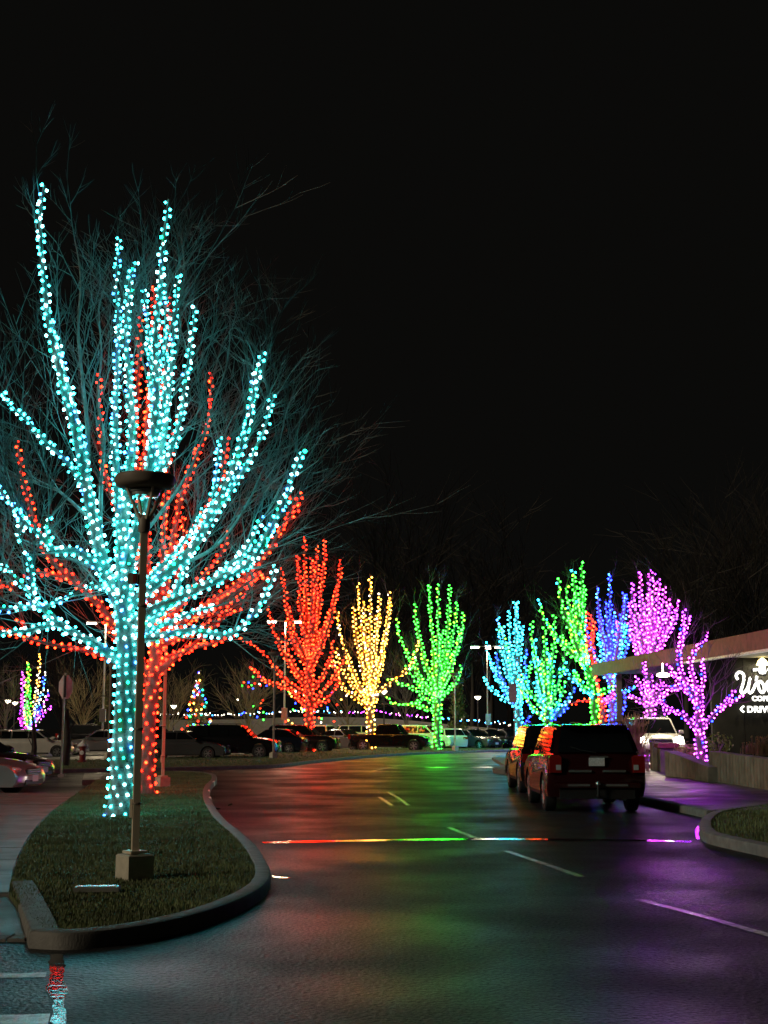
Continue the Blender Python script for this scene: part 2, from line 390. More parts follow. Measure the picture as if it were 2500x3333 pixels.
# ------------------------------------------------------------------ lit trees
OCT_V = [(0, 0, 1.25), (0, 0, -1.0), (1, 0, 0.1), (0.5, 0.87, 0.1), (-0.5, 0.87, 0.1), (-1, 0, 0.1), (-0.5, -0.87, 0.1), (0.5, -0.87, 0.1)]
OCT_F = [(0, 2 + i, 2 + (i + 1) % 6) for i in range(6)] + [(1, 2 + (i + 1) % 6, 2 + i) for i in range(6)]
DIA_V = [(0, 0, 1.3), (0, 0, -1.1), (1, 0, 0), (0, 1, 0), (-1, 0, 0), (0, -1, 0)]
DIA_F = [(0, 2, 3), (0, 3, 4), (0, 4, 5), (0, 5, 2), (1, 3, 2), (1, 4, 3), (1, 5, 4), (1, 2, 5)]
GLOW = {'cyan': ((0.035, 0.80, 0.86), 24), 'ice': ((0.22, 0.92, 1.0), 24), 'azure': ((0.04, 0.30, 1.0), 24), 'teal': ((0.01, 0.9, 0.45), 16),
        'red': ((1.0, 0.010, 0.003), 26), 'orange': ((1.0, 0.030, 0.006), 24), 'gold': ((1.0, 0.42, 0.045), 21), 'amber': ((1.0, 0.24, 0.012), 20),
        'green': ((0.025, 1.0, 0.03), 26), 'lime': ((0.16, 1.0, 0.02), 20), 'blue': ((0.008, 0.020, 1.0), 42), 'aqua': ((0.018, 0.62, 1.0), 26),
        'violet': ((0.42, 0.028, 1.0), 30), 'pink': ((1.0, 0.07, 0.95), 24), 'white': ((1.0, 0.86, 0.66), 10), 'magenta': ((1.0, 0.03, 0.72), 22)}
def glow(c): return emit('bulb_' + c, GLOW[c][0], GLOW[c][1])

def limb_bulbs(path, rad, pitch, space, out, cols, jit, rsize, s0=0.0):
    L = 0.0; nxt = 0.0; th = random.uniform(0, 6.28); arc = 0.0; up = None
    for i in range(1, len(path)):
        seg = path[i] - path[i - 1]; l = seg.length
        if l < 1e-6: continue
        t = seg / l
        if up is None: up = t.orthogonal().normalized()
        a = (up - t * up.dot(t)).normalized(); up = a; bb = t.cross(a)
        steps = max(1, int(l / 0.02))
        for k in range(steps):
            f = k / steps; r = rad[i - 1] + (rad[i] - rad[i - 1]) * f + rsize * 0.8
            dl = l / steps; dth = 2 * math.pi * dl / pitch; th += dth
            arc += math.hypot(r * dth, dl)
            if arc >= nxt:
                nxt = arc + space * random.uniform(0.7, 1.3)
                p = path[i - 1] + seg * f + (a * math.cos(th) + bb * math.sin(th)) * r
                p += Vector([random.gauss(0, jit) for _ in range(3)])
                out.append((p, random.choice(cols)))
def rot_rand():
    from mathutils import Quaternion
    q = Quaternion((random.gauss(0, 1), random.gauss(0, 1), random.gauss(0, 1), random.gauss(0, 1))); q.normalize(); return q.to_matrix()

def make_lights(label, group, base, bulbs, size, wire, singles):
    root = thing('light_string', label, 'string lights', base, group=group)
    if wire:
        mb = MB()
        for k in range(1, len(bulbs)):
            a, c = bulbs[k - 1][0], bulbs[k][0]
            if (c - a).length < 0.45: mb.tube([a, c], 0.006, 3, caps=False)
        w = mb.build('wire', M_WIRE, root)
    used = set()
    if singles:
        order = sorted(range(len(bulbs)), key=lambda k: bulbs[k][0].y + random.uniform(0, 3.0))
        vis = [k for k in order if 0 < 1250 + bulbs[k][0].x * F_PX / bulbs[k][0].y]
        used = set(vis[:singles]); shared = {}
        for k in used:
            p, c = bulbs[k]
            if c not in shared:
                m2 = MB(); m2.add([(v[0] * size, v[1] * size, v[2] * size) for v in OCT_V], OCT_F); shared[c] = m2.mesh('bulb', glow(c))
            o = link('bulb', shared[c], root, p - Vector(base)); o.rotation_euler = (random.uniform(0, 6), random.uniform(0, 6), random.uniform(0, 6))
    mb = MB(); names = sorted(set(c for _, c in bulbs)); idx = {c: i for i, c in enumerate(names)}
    VV, FF = (OCT_V, OCT_F) if singles else (DIA_V, DIA_F)
    VV = [Vector(v) for v in VV]
    for k, (p, c) in enumerate(bulbs):
        if k in used: continue
        m = rot_rand(); s = size * random.uniform(0.75, 1.2)
        mb.add([p + m @ v * s for v in VV], FF, idx[c])
    o = mb.build('bulb_cluster', [glow(c) for c in names], root); o['kind'] = 'stuff'
    return root

def twig_gen(mb, start, d, length, r, level, upb, spread, segs=4):
    pts = [start]; dd = d.normalized(); p = start
    for i in range(segs):
        dd = (dd + Vector((random.gauss(0, 0.10), random.gauss(0, 0.10), random.gauss(0, 0.08) + upb))).normalized()
        p = p + dd * length / segs; pts.append(p)
    mb.tube(pts, [r * (1 - 0.7 * i / segs) for i in range(segs + 1)], 3, caps=False)
    if level > 0:
        n = random.randint(3, 5)
        for k in range(n):
            i = random.randint(1, segs - 1) if k else segs - 1
            base = pts[i].lerp(pts[i + 1], random.random()); ax = (pts[i + 1] - pts[i]).normalized()
            side = ax.orthogonal().normalized(); side = Matrix.Rotation(random.uniform(0, 6.28), 3, ax) @ side
            ang = random.uniform(0.35, 0.75) * spread
            twig_gen(mb, base, ax * math.cos(ang) + side * math.sin(ang), length * random.uniform(0.4, 0.65), r * 0.6, level - 1, upb, spread, 3)

def lit_tree(label, light_label, base_px, Y, z0, trunk, r0, r1, limbs, pitch, space, bsize, cols, group_t, group_l, twigs=0, singles=0, wire=False, tpitch=None, tlen=2.4, step=0.15, tcols=None, rl=1.0, twl=2, tr=0.011):
    """trunk, limbs: outlines in picture units at depth Y, each limb with its own run towards or away from the viewer"""
    bp = at(base_px[0], base_px[1], Y); bp = Vector((bp.x, Y, z0))
    root = thing('maple_tree', label, 'tree', bp, group=group_t)
    tp = [bp] + [at(x, y, Y) for x, y in trunk]
    path = crom(tp, step); n = len(path)
    rad = [r0 + (r1 - r0) * i / (n - 1) for i in range(n)]
    rad[0] *= 1.22
    if n > 3: rad[1] *= 1.08
    mb = MB(); mb.tube(path, rad, 12, jit=0.03); mb.build('trunk', M_BARK, root, smooth=50)
    bulbs = []
    lo = 0.0 if z0 else 0.0
    limb_bulbs(path, rad, tpitch or pitch, space, bulbs, tcols or cols, bsize * 0.25, bsize)
    known = [(base_px[0], base_px[1], bp)] + [(x, y, at(x, y, Y)) for x, y in trunk]
    allp = []
    # dense sampling of the trunk for snapping limb starts
    for i in range(len(trunk) - 1):
        for k in range(8):
            f = k / 8; x = trunk[i][0] + (trunk[i + 1][0] - trunk[i][0]) * f; y = trunk[i][1] + (trunk[i + 1][1] - trunk[i][1]) * f
            allp.append((x, y, at(x, y, Y)))
    allp += known
    for L in limbs:
        pts, off, ra = L[0], L[1], L[2]; lc = L[3] if len(L) > 3 else cols
        q = min(allp, key=lambda a: (a[0] - pts[0][0]) ** 2 + (a[1] - pts[0][1]) ** 2)
        y0 = q[2].y; wp = [q[2]]; m = len(pts); lit = True if len(L) < 5 else L[4]
        for i in range(1, m):
            t = i / (m - 1); wp.append(at(pts[i][0], pts[i][1], y0 + off * t ** 1.3))
        lp = crom(wp, step); n = len(lp)
        rr = [ra * rl * (1 - 0.80 * (i / (n - 1)) ** 0.8) for i in range(n)]
        mb = MB(); mb.tube(lp, rr, 7, jit=0.04); mb.build('limb', M_BARK, root, smooth=50)
        for i in range(m): allp.append((pts[i][0], pts[i][1], wp[i]))
        for i in range(m - 1):
            for k in range(1, 6):
                f = k / 6; allp.append((pts[i][0] * (1 - f) + pts[i + 1][0] * f, pts[i][1] * (1 - f) + pts[i + 1][1] * f, wp[i].lerp(wp[i + 1], f)))
        if lit: limb_bulbs(lp, rr, pitch, space, bulbs, lc, bsize * 0.3, bsize)
        if twigs:
            if 'mbt' not in locals(): mbt = MB()
            for k in range(twigs):
                i = min(n - 2, int(n * random.uniform(0.18, 1.0)))
                ax = (lp[i + 1] - lp[i]).normalized(); side = Matrix.Rotation(random.uniform(0, 6.28), 3, ax) @ ax.orthogonal().normalized()
                ang = random.uniform(0.2, 0.7); f = 1.0 - 0.6 * i / n
                twig_gen(mbt, lp[i], ax * math.cos(ang) + side * math.sin(ang), tlen * f * random.uniform(0.6, 1.2), tr, twl, 0.07, 1.0)
    if twigs:
        o = mbt.build('twigs', M_TWIG, root); o['kind'] = 'stuff'
    make_lights(light_label, group_l, bp, bulbs, bsize, wire, singles)
    return root

CY = ['cyan'] * 8 + ['ice'] * 5 + ['azure'] + ['teal']
RD = ['red'] * 8 + ['orange'] * 4
BLUEISH = ['cyan'] * 5 + ['azure'] * 2 + ['ice'] * 2
near_limbs = [
    ([(372, 2010), (345, 1860), (305, 1700), (268, 1520), (245, 1400), (215, 1300), (188, 1180), (163, 1080), (150, 980), (136, 830), (130, 700), (146, 603)], -1.6, 0.15),
    ([(318, 1740), (285, 1560), (262, 1420), (232, 1290), (200, 1170), (168, 1040)], -0.6, 0.10, BLUEISH),
    ([(290, 1620), (215, 1500), (150, 1440), (90, 1370), (35, 1320), (6, 1275)], -2.0, 0.07),
    ([(395, 1960), (396, 1800), (405, 1680), (420, 1560), (430, 1420), (424, 1270), (410, 1110), (416, 990), (426, 900), (444, 851)], 0.8, 0.15),
    ([(400, 1800), (382, 1600), (376, 1450), (376, 1320), (382, 1180), (385, 1050), (378, 930), (388, 771)], 1.6, 0.10, BLUEISH),
    ([(420, 1900), (440, 1740), (478, 1580), (500, 1420), (510, 1260), (506, 1100), (520, 950), (530, 800), (551, 648)], -1.2, 0.14),
    ([(470, 1620), (525, 1460), (548, 1310), (560, 1150), (572, 1000), (580, 889)], 0.9, 0.09),
    ([(482, 1580), (540, 1500), (582, 1380), (602, 1250), (622, 1120), (637, 995)], -0.8, 0.08),
    ([(496, 1450), (500, 1330), (494, 1210), (480, 1050), (468, 930)], 1.2, 0.08),
    ([(500, 1480), (530, 1340), (540, 1200), (536, 1080), (545, 960)], -0.5, 0.07),
    ([(455, 1990), (560, 1850), (640, 1765), (695, 1665), (755, 1530), (800, 1400), (830, 1260), (854, 1141)], -1.5, 0.13),
    ([(690, 1675), (770, 1565), (830, 1465), (870, 1370), (888, 1281)], -0.4, 0.08),
    ([(640, 1765), (688, 1650), (705, 1530), (716, 1420)], 0.8, 0.07, BLUEISH),
    ([(765, 1510), (790, 1440), (815, 1330), (832, 1200)], 0.4, 0.05),
    ([(455, 2040), (560, 1955), (690, 1893), (800, 1840), (870, 1745), (920, 1645), (950, 1560), (988, 1462)], -2.2, 0.13),
    ([(760, 1850), (800, 1790), (832, 1735), (856, 1668)], -0.6, 0.06),
    ([(700, 1888), (760, 1825), (860, 1760), (905, 1690)], 0.8, 0.06),
    ([(458, 2095), (560, 2062), (650, 2053), (730, 2066), (782, 2048), (832, 1988), (872, 1915), (896, 1840)], -1.0, 0.10),
    ([(455, 2110), (530, 1990), (592, 1880), (618, 1800), (650, 1740)], 1.5, 0.10),
    ([(470, 2090), (540, 2030), (620, 1995), (700, 1970)], 1.2, 0.08),
    ([(450, 1930), (510, 1860), (570, 1800), (630, 1720), (670, 1650)], 1.6, 0.08),
    ([(382, 2175), (322, 2105), (242, 2060), (180, 2030), (100, 2052), (0, 2062), (-70, 2080)], -1.4, 0.13),
    ([(220, 2050), (168, 2008), (130, 1975), (60, 1978), (-10, 1982), (-80, 1960)], -1.0, 0.08),
    ([(130, 1975), (62, 1892), (22, 1852), (-10, 1836)], 0.4, 0.06),
    ([(112, 1976), (106, 1900), (95, 1840), (84, 1785)], -0.4, 0.06),
    ([(140, 1980), (190, 1955), (245, 1932)], 0.5, 0.06, BLUEISH),
    ([(372, 1905), (312, 1832), (240, 1792), (180, 1792), (128, 1740), (70, 1692), (44, 1640)], -1.2, 0.12, BLUEISH),
    ([(165, 1780), (150, 1722), (166, 1675)], -0.3, 0.06),
    ([(78, 1700), (60, 1740), (70, 1760)], 0.3, 0.05),
    ([(70, 1692), (40, 1640), (0, 1598), (-40, 1560)], 0.3, 0.06),
    ([(380, 1960), (330, 1910), (280, 1905)], 0.5, 0.06),
    ([(410, 2000), (430, 1880), (412, 1760), (398, 1660)], 1.6, 0.11),
    # bare limbs that carry no lights
    ([(350, 1760), (330, 1560), (338, 1430), (318, 1300), (330, 1150), (322, 1010), (350, 900)], 1.4, 0.055, CY, False),
    ([(283, 1560), (285, 1400), (270, 1250), (255, 1080), (262, 900), (240, 760)], 0.6, 0.06, CY, False),
    ([(420, 1800), (560, 1620), (640, 1480), (690, 1330), (740, 1180), (750, 1050)], 1.8, 0.05, CY, False),
    ([(560, 1850), (700, 1780), (800, 1650), (860, 1520), (930, 1380)], 1.5, 0.05, CY, False),
    ([(300, 1700), (180, 1590), (90, 1560), (0, 1530)], 1.2, 0.045, CY, False),
    ([(330, 1860), (200, 1810), (100, 1780), (0, 1700)], 1.5, 0.045, CY, False),
    ([(510, 1200), (560, 1050), (600, 900), (590, 760)], 1.0, 0.045, CY, False),
]
lit_tree('largest tree, bare and wrapped in cyan lights, on the kerbed island', 'cyan and ice blue light string wound round the largest island tree', (392, 2662), 25.4, 0.11,
         [(400, 2450), (412, 2250), (414, 2120), (405, 2010), (398, 1930)], 0.245, 0.17, near_limbs, 0.16, 0.135, 0.033, CY, None, None, twigs=7, singles=300, wire=True, tpitch=0.17, tlen=2.8, rl=0.92, tr=0.014)

red_limbs = [
    ([(505, 2200), (560, 2150), (620, 2110), (690, 2095), (770, 2060)], -1.5, 0.11),
    ([(515, 2160), (600, 2120), (660, 2070), (720, 2020), (760, 1960)], 1.0, 0.10),
    ([(520, 2110), (620, 2010), (720, 1955), (800, 1900), (850, 1870), (872, 1895)], -1.8, 0.11),
    ([(520, 2100), (640, 1990), (770, 1905), (870, 1800), (925, 1700), (985, 1608)], -1.2, 0.12),
    ([(900, 1740), (950, 1680), (975, 1640), (940, 1620)], 0.3, 0.05),
    ([(510, 2060), (548, 1850), (585, 1640), (635, 1490), (676, 1380), (690, 1215)], 1.0, 0.12),
    ([(560, 1830), (660, 1680), (715, 1580), (730, 1490), (748, 1420)], -0.8, 0.08),
    ([(505, 2100), (478, 1850), (470, 1600), (482, 1320), (500, 1110), (502, 930)], 0.5, 0.14),
    ([(474, 1700), (442, 1500), (450, 1220), (464, 965)], -0.8, 0.10),
    ([(478, 1450), (528, 1250), (548, 1080), (548, 965)], 0.6, 0.08),
    ([(480, 1350), (512, 1200), (520, 1050)], -0.4, 0.07),
    ([(490, 1950), (420, 1750), (345, 1560), (328, 1400), (322, 1212)], 1.2, 0.08),
    ([(485, 2200), (420, 2100), (335, 1985), (235, 1885), (160, 1815), (112, 1690), (75, 1560), (54, 1425)], -1.0, 0.13),
    ([(450, 2160), (380, 2080), (330, 1990), (290, 1920)], 1.0, 0.09),
    ([(480, 2230), (400, 2160), (300, 2122), (180, 2100), (90, 2078), (30, 2060), (-30, 2040)], -1.5, 0.11),
    ([(110, 2080), (80, 2040), (60, 2010)], 0.2, 0.05),
    ([(235, 1885), (120, 1865), (20, 1915), (-30, 1860)], 0.8, 0.06),
    ([(510, 2130), (560, 1960), (590, 1800), (600, 1680)], 1.4, 0.09),
    ([(540, 2040), (640, 1900), (720, 1800), (740, 1720)], 0.9, 0.08),
    ([(560, 2060), (660, 2000), (760, 1960), (820, 1900)], 1.6, 0.08),
    ([(540, 2120), (640, 2060), (700, 2000), (790, 1990)], -0.6, 0.07),
    ([(500, 2000), (530, 1800), (540, 1600), (560, 1450), (592, 1340)], -1.0, 0.09),
]
lit_tree('tall bare tree wrapped in red lights close behind the cyan one', 'red and orange light string on the tree behind the cyan one', (474, 2592), 33.2, 0.11,
         [(478, 2450), (486, 2320), (498, 2220), (508, 2120), (505, 2000)], 0.20, 0.15, red_limbs, 0.19, 0.21, 0.038, RD, None, None, twigs=8, singles=300, wire=True, tlen=3.4, rl=0.95, tr=0.012)

def fan(fx, fy, tips, r, off=1.5):
    """limbs curving out of the fork and up to their tips"""
    out = []
    for i, t in enumerate(tips):
        x, y = t[0], t[1]; sx, sy = (t[2], t[3]) if len(t) > 3 and not isinstance(t[2], list) else (fx, fy)
        c = t[-1] if isinstance(t[-1], list) else None
        h = sy - y; dx = x - sx
        p = [(sx, sy), (sx + dx * 0.42, sy - h * 0.25), (sx + dx * 0.78 + random.uniform(-3, 3), sy - h * 0.58), (x - dx * 0.04 + random.uniform(-3, 3), y + h * 0.18), (x, y)]
        o = random.uniform(-off, off)
        out.append((p, o, r, c) if c else (p, o, r))
    return out
FAR = dict(pitch=0.30, space=0.37, bsize=0.070, group_t=None, group_l=None, step=0.3, twigs=4, tlen=3.0, twl=1, tr=0.014)
lit_tree('red lit tree on the verge beside the yellow lit tree', 'red light string on the verge tree beside the yellow one', (1008, 2444), 88, 0.1, [(1008, 2340), (1007, 2290), (1007, 2200), (1007, 2110)], 0.27, 0.24,
         fan(1007, 2140, [(992, 1749), (1032, 1773), (1057, 1752), (1015, 1815), (970, 1805), (1108, 1822), (1095, 1900, 1007, 2180)], 0.19) +
         fan(1007, 2180, [(917, 1843, 1000, 2160), (935, 2010, 1000, 2170), (872, 1966, 1003, 2240), (1083, 2086, 1010, 2260)], 0.16) +
         [([(1003, 2270), (930, 2215), (870, 2140), (820, 2095), (775, 2080)], -2, 0.13), ([(1003, 2300), (930, 2240), (860, 2215), (815, 2168)], 2, 0.12), ([(1010, 2300), (1060, 2240), (1095, 2190), (1124, 2138)], -1.5, 0.13), ([(1010, 2310), (1070, 2270), (1100, 2215), (1080, 2150)], 2, 0.12), ([(1003, 2310), (975, 2285), (950, 2235)], 1, 0.12),
          ([(1003, 2230), (960, 2170), (935, 2110), (925, 2060)], -1.2, 0.13)],
         cols=['red'] * 7 + ['orange'] * 5, **FAR)
lit_tree('yellow lit tree on the verge between the red and green ones', 'warm yellow light string on the verge tree between red and green', (1207, 2440), 92, 0.1, [(1207, 2370), (1206, 2300), (1206, 2240)], 0.24, 0.21,
         fan(1206, 2260, [(1205, 1868), (1166, 1893), (1236, 1928), (1265, 1922), (1150, 1972), (1184, 1956), (1272, 1945), (1225, 2000), (1180, 2060)], 0.15) +
         fan(1206, 2290, [(1100, 1990), (1097, 2110), (1131, 2130), (1250, 2080)], 0.12) +
         [([(1206, 2310), (1150, 2265), (1110, 2225), (1085, 2150), (1068, 2170)], -1.5, 0.11), ([(1208, 2300), (1250, 2240), (1300, 2200), (1340, 2160), (1362, 2085)], -1.5, 0.10)],
         cols=['gold'] * 8 + ['amber'] * 2 + ['white'], **FAR)
lit_tree('green lit tree on the verge beside a leaning yellow green conifer', 'green light string on the lone verge tree beside the conifer', (1422, 2442), 94, 0.1, [(1423, 2380), (1424, 2300), (1424, 2255)], 0.26, 0.22,
         fan(1424, 2265, [(1398, 1902), (1426, 1904), (1466, 1902), (1485, 1958), (1509, 1990), (1351, 1958), (1497, 2040), (1440, 2050)], 0.16) +
         fan(1424, 2280, [(1293, 2007), (1503, 2165), (1345, 2120)], 0.13) +
         [([(1420, 2300), (1390, 2275), (1345, 2240), (1300, 2225), (1262, 2208)], -1.5, 0.10), ([(1420, 2315), (1380, 2305), (1330, 2290), (1290, 2293), (1257, 2272)], 1.5, 0.09), ([(1420, 2270), (1370, 2240), (1319, 2162)], -1, 0.09), ([(1345, 2285), (1370, 2278), (1400, 2280)], 1, 0.06)],
         cols=['green'] * 9 + ['lime'] * 2, **FAR)
CF = dict(FAR); CF['twigs'] = 2
lit_tree('cyan and blue lit tree beyond the kerb nose and grey sign', 'cyan and blue light string on the tree behind the grey sign', (1690, 2445), 92, 0.1, [(1690, 2380), (1688, 2320), (1684, 2270)], 0.24, 0.2,
         fan(1684, 2280, [(1674, 1956), (1684, 1956), (1657, 1984), (1620, 2011), (1637, 2036), (1698, 2036, ['cyan', 'aqua'])], 0.15) +
         fan(1686, 2300, [(1585, 2087), (1614, 2120, ['blue', 'blue', 'azure']), (1577, 2201), (1713, 2112, ['blue', 'aqua']), (1734, 2112, ['green', 'aqua']), (1600, 2150, ['aqua', 'blue']), (1721, 2331, 1692, 2380, ['blue'])], 0.11) +
         [([(1684, 2280), (1665, 2190), (1652, 2110), (1625, 2040)], 1, 0.12, ['green', 'green', 'lime'])],
         cols=['aqua'] * 5 + ['cyan'] * 4 + ['azure'], **CF)
lit_tree('low green and blue lit tree above the roof of the black car', 'mixed green, cyan and blue light string on the lowest lit tree', (1783, 2450), 84, 0.1, [(1783, 2370), (1782, 2330), (1782, 2290)], 0.25, 0.2,
         fan(1782, 2310, [(1730, 2023), (1772, 2037), (1805, 2000), (1740, 2079, ['aqua']), (1700, 2190), (1760, 2140), (1837, 2117), (1790, 2120, ['aqua', 'green'])], 0.14) +
         fan(1783, 2345, [(1837, 2217), (1867, 2237, ['blue', 'azure']), (1850, 2290, ['blue']), (1710, 2260, ['aqua', 'blue']), (1690, 2210, ['green', 'lime']), (1745, 2200, ['aqua', 'cyan'])], 0.13),
         cols=['green'] * 8 + ['aqua'] * 2 + ['lime'], **CF)
lit_tree('tallest green lit tree beside the canopy tip', 'green light string with aqua bulbs on the tree at the canopy tip', (1938, 2455), 80, 0.1, [(1938, 2370), (1936, 2300), (1930, 2240), (1905, 2160)], 0.25, 0.2,
         fan(1890, 2120, [(1894, 1831), (1865, 1853), (1818, 1879), (1902, 1919), (1889, 1951), (1845, 1900), (1875, 1905), (1850, 1990)], 0.19) +
         fan(1905, 2160, [(1757, 1949), (1790, 2030), (1830, 2060)], 0.13) + fan(1932, 2260, [(1997, 2231), (1870, 2180), (1840, 2170, ['aqua', 'azure']), (1900, 2130, ['aqua', 'green'])], 0.11),
         cols=['green'] * 9 + ['lime'] * 2 + ['aqua'], **CF)
lit_tree('red lit tree showing between the green and blue lit trees', 'red light string showing between the green and blue trees', (1962, 2450), 88, 0.1, [(1962, 2370), (1960, 2310), (1956, 2270)], 0.22, 0.18,
         fan(1957, 2290, [(1905, 1993), (1889, 2063), (1924, 2012), (1997, 2261, ['violet', 'red']), (2010, 2230, ['pink', 'violet'])], 0.12) + [([(1958, 2310), (1920, 2280), (1880, 2285), (1851, 2291)], -1, 0.1), ([(1935, 2080), (1938, 2040), (1925, 2008), (1906, 1992)], 0.5, 0.07)],
         cols=['red'] * 7 + ['orange'] * 3, **CF)
lit_tree('deep blue lit tree rising behind the canopy roof', 'deep blue light string on the tree behind the canopy', (1995, 2450), 90, 0.1, [(1995, 2370), (1993, 2280), (1992, 2210)], 0.25, 0.2,
         fan(1992, 2190, [(1985, 1860), (1943, 1905), (2028, 1925), (2037, 1934), (1972, 1950), (2000, 1990), (1958, 2010), (2010, 2020, ['pink', 'violet']), (2036, 2030, ['aqua', 'teal'])], 0.18) +
         fan(1992, 2230, [(1901, 2001, ['azure', 'blue']), (1950, 2060, ['aqua', 'cyan']), (2050, 2030)], 0.13) +
         [([(1995, 2290), (2010, 2330), (2023, 2324)], -0.5, 0.1), ([(1994, 2260), (2030, 2250), (2069, 2234)], -1, 0.1, ['aqua', 'blue']), ([(2030, 2250), (2036, 2290), (2024, 2325)], -0.6, 0.1)],
         cols=['blue'] * 8 + ['azure'] * 2, **CF)
lit_tree('magenta lit tree with the broad crown above the canopy roof', 'magenta and violet light string on the crown above the canopy', (2112, 2455), 86, 0.1, [(2112, 2350), (2112, 2240), (2112, 2170)], 0.25, 0.22,
         fan(2112, 2150, [(2115, 1850), (2084, 1860), (2127, 1860), (2144, 1880), (2059, 1893), (2165, 1904), (2173, 1951), (2185, 1964), (2207, 1949), (2200, 1989), (2100, 1960), (2110, 1930), (2150, 2000)], 0.17) +
         fan(2110, 2190, [(2049, 1959), (2049, 2029), (2070, 2060), (2080, 2020, ['violet', 'blue'])], 0.12),
         cols=['pink'] * 4 + ['violet'] * 6 + ['magenta'] * 2, **CF)
PF = dict(FAR); PF.update(pitch=0.2, space=0.2, bsize=0.046, twigs=2, tlen=1.6)
lit_tree('violet lit tree behind the white vehicle with headlights on', 'violet light string on the tree behind the white vehicle', (2116, 2400), 62, 0.3, [(2117, 2360), (2119, 2310), (2122, 2270)], 0.17, 0.14,
         fan(2121, 2290, [(2096, 2148), (2072, 2201), (2049, 2261), (2155, 2214), (2105, 2220), (2135, 2225), (2165, 2255)], 0.11, 0.8),
         cols=['violet'] * 6 + ['pink'] * 4, **PF)
PN = dict(PF); PN.update(pitch=0.15, space=0.15, bsize=0.036, twigs=5, tlen=1.5)
lit_tree('small violet lit tree in the planter behind the low concrete wall', 'violet and pink light string on the small planter tree', (2283, 2486), 46, 0.35, [(2279, 2420), (2277, 2370), (2274, 2310), (2276, 2260)], 0.16, 0.12,
         [([(2275, 2290), (2240, 2230), (2214, 2180), (2211, 2120), (2222, 2040), (2227, 1980)], -0.8, 0.09), ([(2212, 2120), (2230, 2060), (2250, 1998)], -0.3, 0.05),
          ([(2276, 2265), (2252, 2190), (2248, 2150), (2268, 2108), (2292, 2092), (2305, 2058)], 0.6, 0.08), ([(2276, 2265), (2290, 2215), (2284, 2145)], -0.5, 0.07),
          ([(2279, 2385), (2320, 2330), (2362, 2285), (2392, 2243)], -0.8, 0.09), ([(2340, 2310), (2390, 2280), (2428, 2260)], 0.2, 0.06),
          ([(2278, 2380), (2232, 2335), (2190, 2310), (2162, 2300), (2150, 2262)], -0.8, 0.09), ([(2274, 2295), (2232, 2245), (2192, 2240), (2160, 2262), (2140, 2290)], 0.7, 0.09),
          ([(2232, 2248), (2200, 2205), (2174, 2164)], -0.6, 0.06), ([(2200, 2240), (2170, 2235), (2148, 2225)], 0.3, 0.05), ([(2190, 2312), (2165, 2320), (2155, 2310)], 0.2, 0.05),
          ([(2276, 2330), (2320, 2260), (2330, 2200), (2380, 2150)], 1.0, 0.035, None, False), ([(2326, 2230), (2360, 2200), (2400, 2140)], 0.4, 0.025, None, False)],
         cols=['violet'] * 6 + ['pink'] * 6 + ['blue'], **PN)
RF = dict(FAR); RF.update(twigs=0, bsize=0.075)
lit_tree('slim rainbow lit tree behind the white hatchback', 'rainbow light string on the slim tree behind the white hatchback', (95, 2440), 108, 0.1, [(95, 2400), (96, 2372)], 0.2, 0.16,
         [([(95, 2390), (72, 2350), (74, 2250), (76, 2180)], -0.5, 0.12, ['magenta', 'pink', 'violet']), ([(95, 2390), (66, 2345), (68, 2335)], -0.5, 0.12, ['magenta']), ([(95, 2390), (85, 2350), (88, 2250), (92, 2148)], 0.5, 0.12, ['lime', 'gold', 'green']),
          ([(95, 2390), (94, 2320), (96, 2220), (97, 2165)], -0.8, 0.12, ['lime', 'green', 'gold']), ([(96, 2380), (110, 2310), (122, 2230), (132, 2125)], 0.8, 0.1, ['white', 'gold']),
          ([(96, 2385), (118, 2320), (138, 2250), (146, 2185)], -0.5, 0.1, ['blue', 'azure', 'white']), ([(97, 2390), (130, 2320), (152, 2270), (160, 2240)], 0.5, 0.1, ['blue', 'violet', 'white']), ([(97, 2390), (128, 2340), (152, 2312), (172, 2300)], -0.3, 0.1, ['violet', 'white', 'pink'])],
         cols=['pink', 'lime', 'white'], **RF)

# ------------------------------------------------------------------ other trees and plants
def bare_tree(label, px, py, Y, h_px, spread, n, m=M_TWIG, group=None, trunk=0.12, levels=2, name='bare_tree', tr=0.03, ln=0.55):
    bse = at(px, py, Y); bse.z = 0.0 if bse.z < 1.0 else bse.z
    H = h_px * Y / F_PX; root = thing(name, label, 'tree', bse, group=group)
    mb = MB(); mb.tube([bse, bse + Vector((0.1, 0, H * 0.2)), bse + Vector((0, 0.1, H * 0.45))], [trunk, trunk * 0.8, trunk * 0.5], 7); mb.build('trunk', m, root, smooth=60)
    mb = MB()
    for k in range(n):
        z = H * random.uniform(0.12, 0.45); a = random.uniform(0, 6.28); e = random.uniform(0.25, 1.0) * spread
        twig_gen(mb, bse + Vector((0, 0, z)), Vector((math.cos(a) * math.sin(e), math.sin(a) * math.sin(e), math.cos(e))), H * ln * random.uniform(0.7, 1.15), tr, levels, 0.03, 1.0)
    o = mb.build('crown', m, root); o['kind'] = 'stuff'; return root
bare_tree('rounded bare tree with a few coloured bulbs behind the black four-wheel drive', 806, 2440, 112, 250, 1.0, 34, M_PALE)
bare_tree('bare tree with pale twigs behind the octagonal sign', 268, 2440, 104, 240, 0.9, 26, M_PALE)
bare_tree('pale bare tree showing beside the red trunk of the island', 545, 2440, 110, 230, 0.9, 24, M_PALE)
bare_tree('pale bare tree near the twin globe lamps', 10, 2440, 112, 240, 0.9, 24, M_PALE)
bare_tree('wide bare tree between the red and yellow lit trees', 1130, 2440, 118, 270, 1.0, 26, M_PALE)
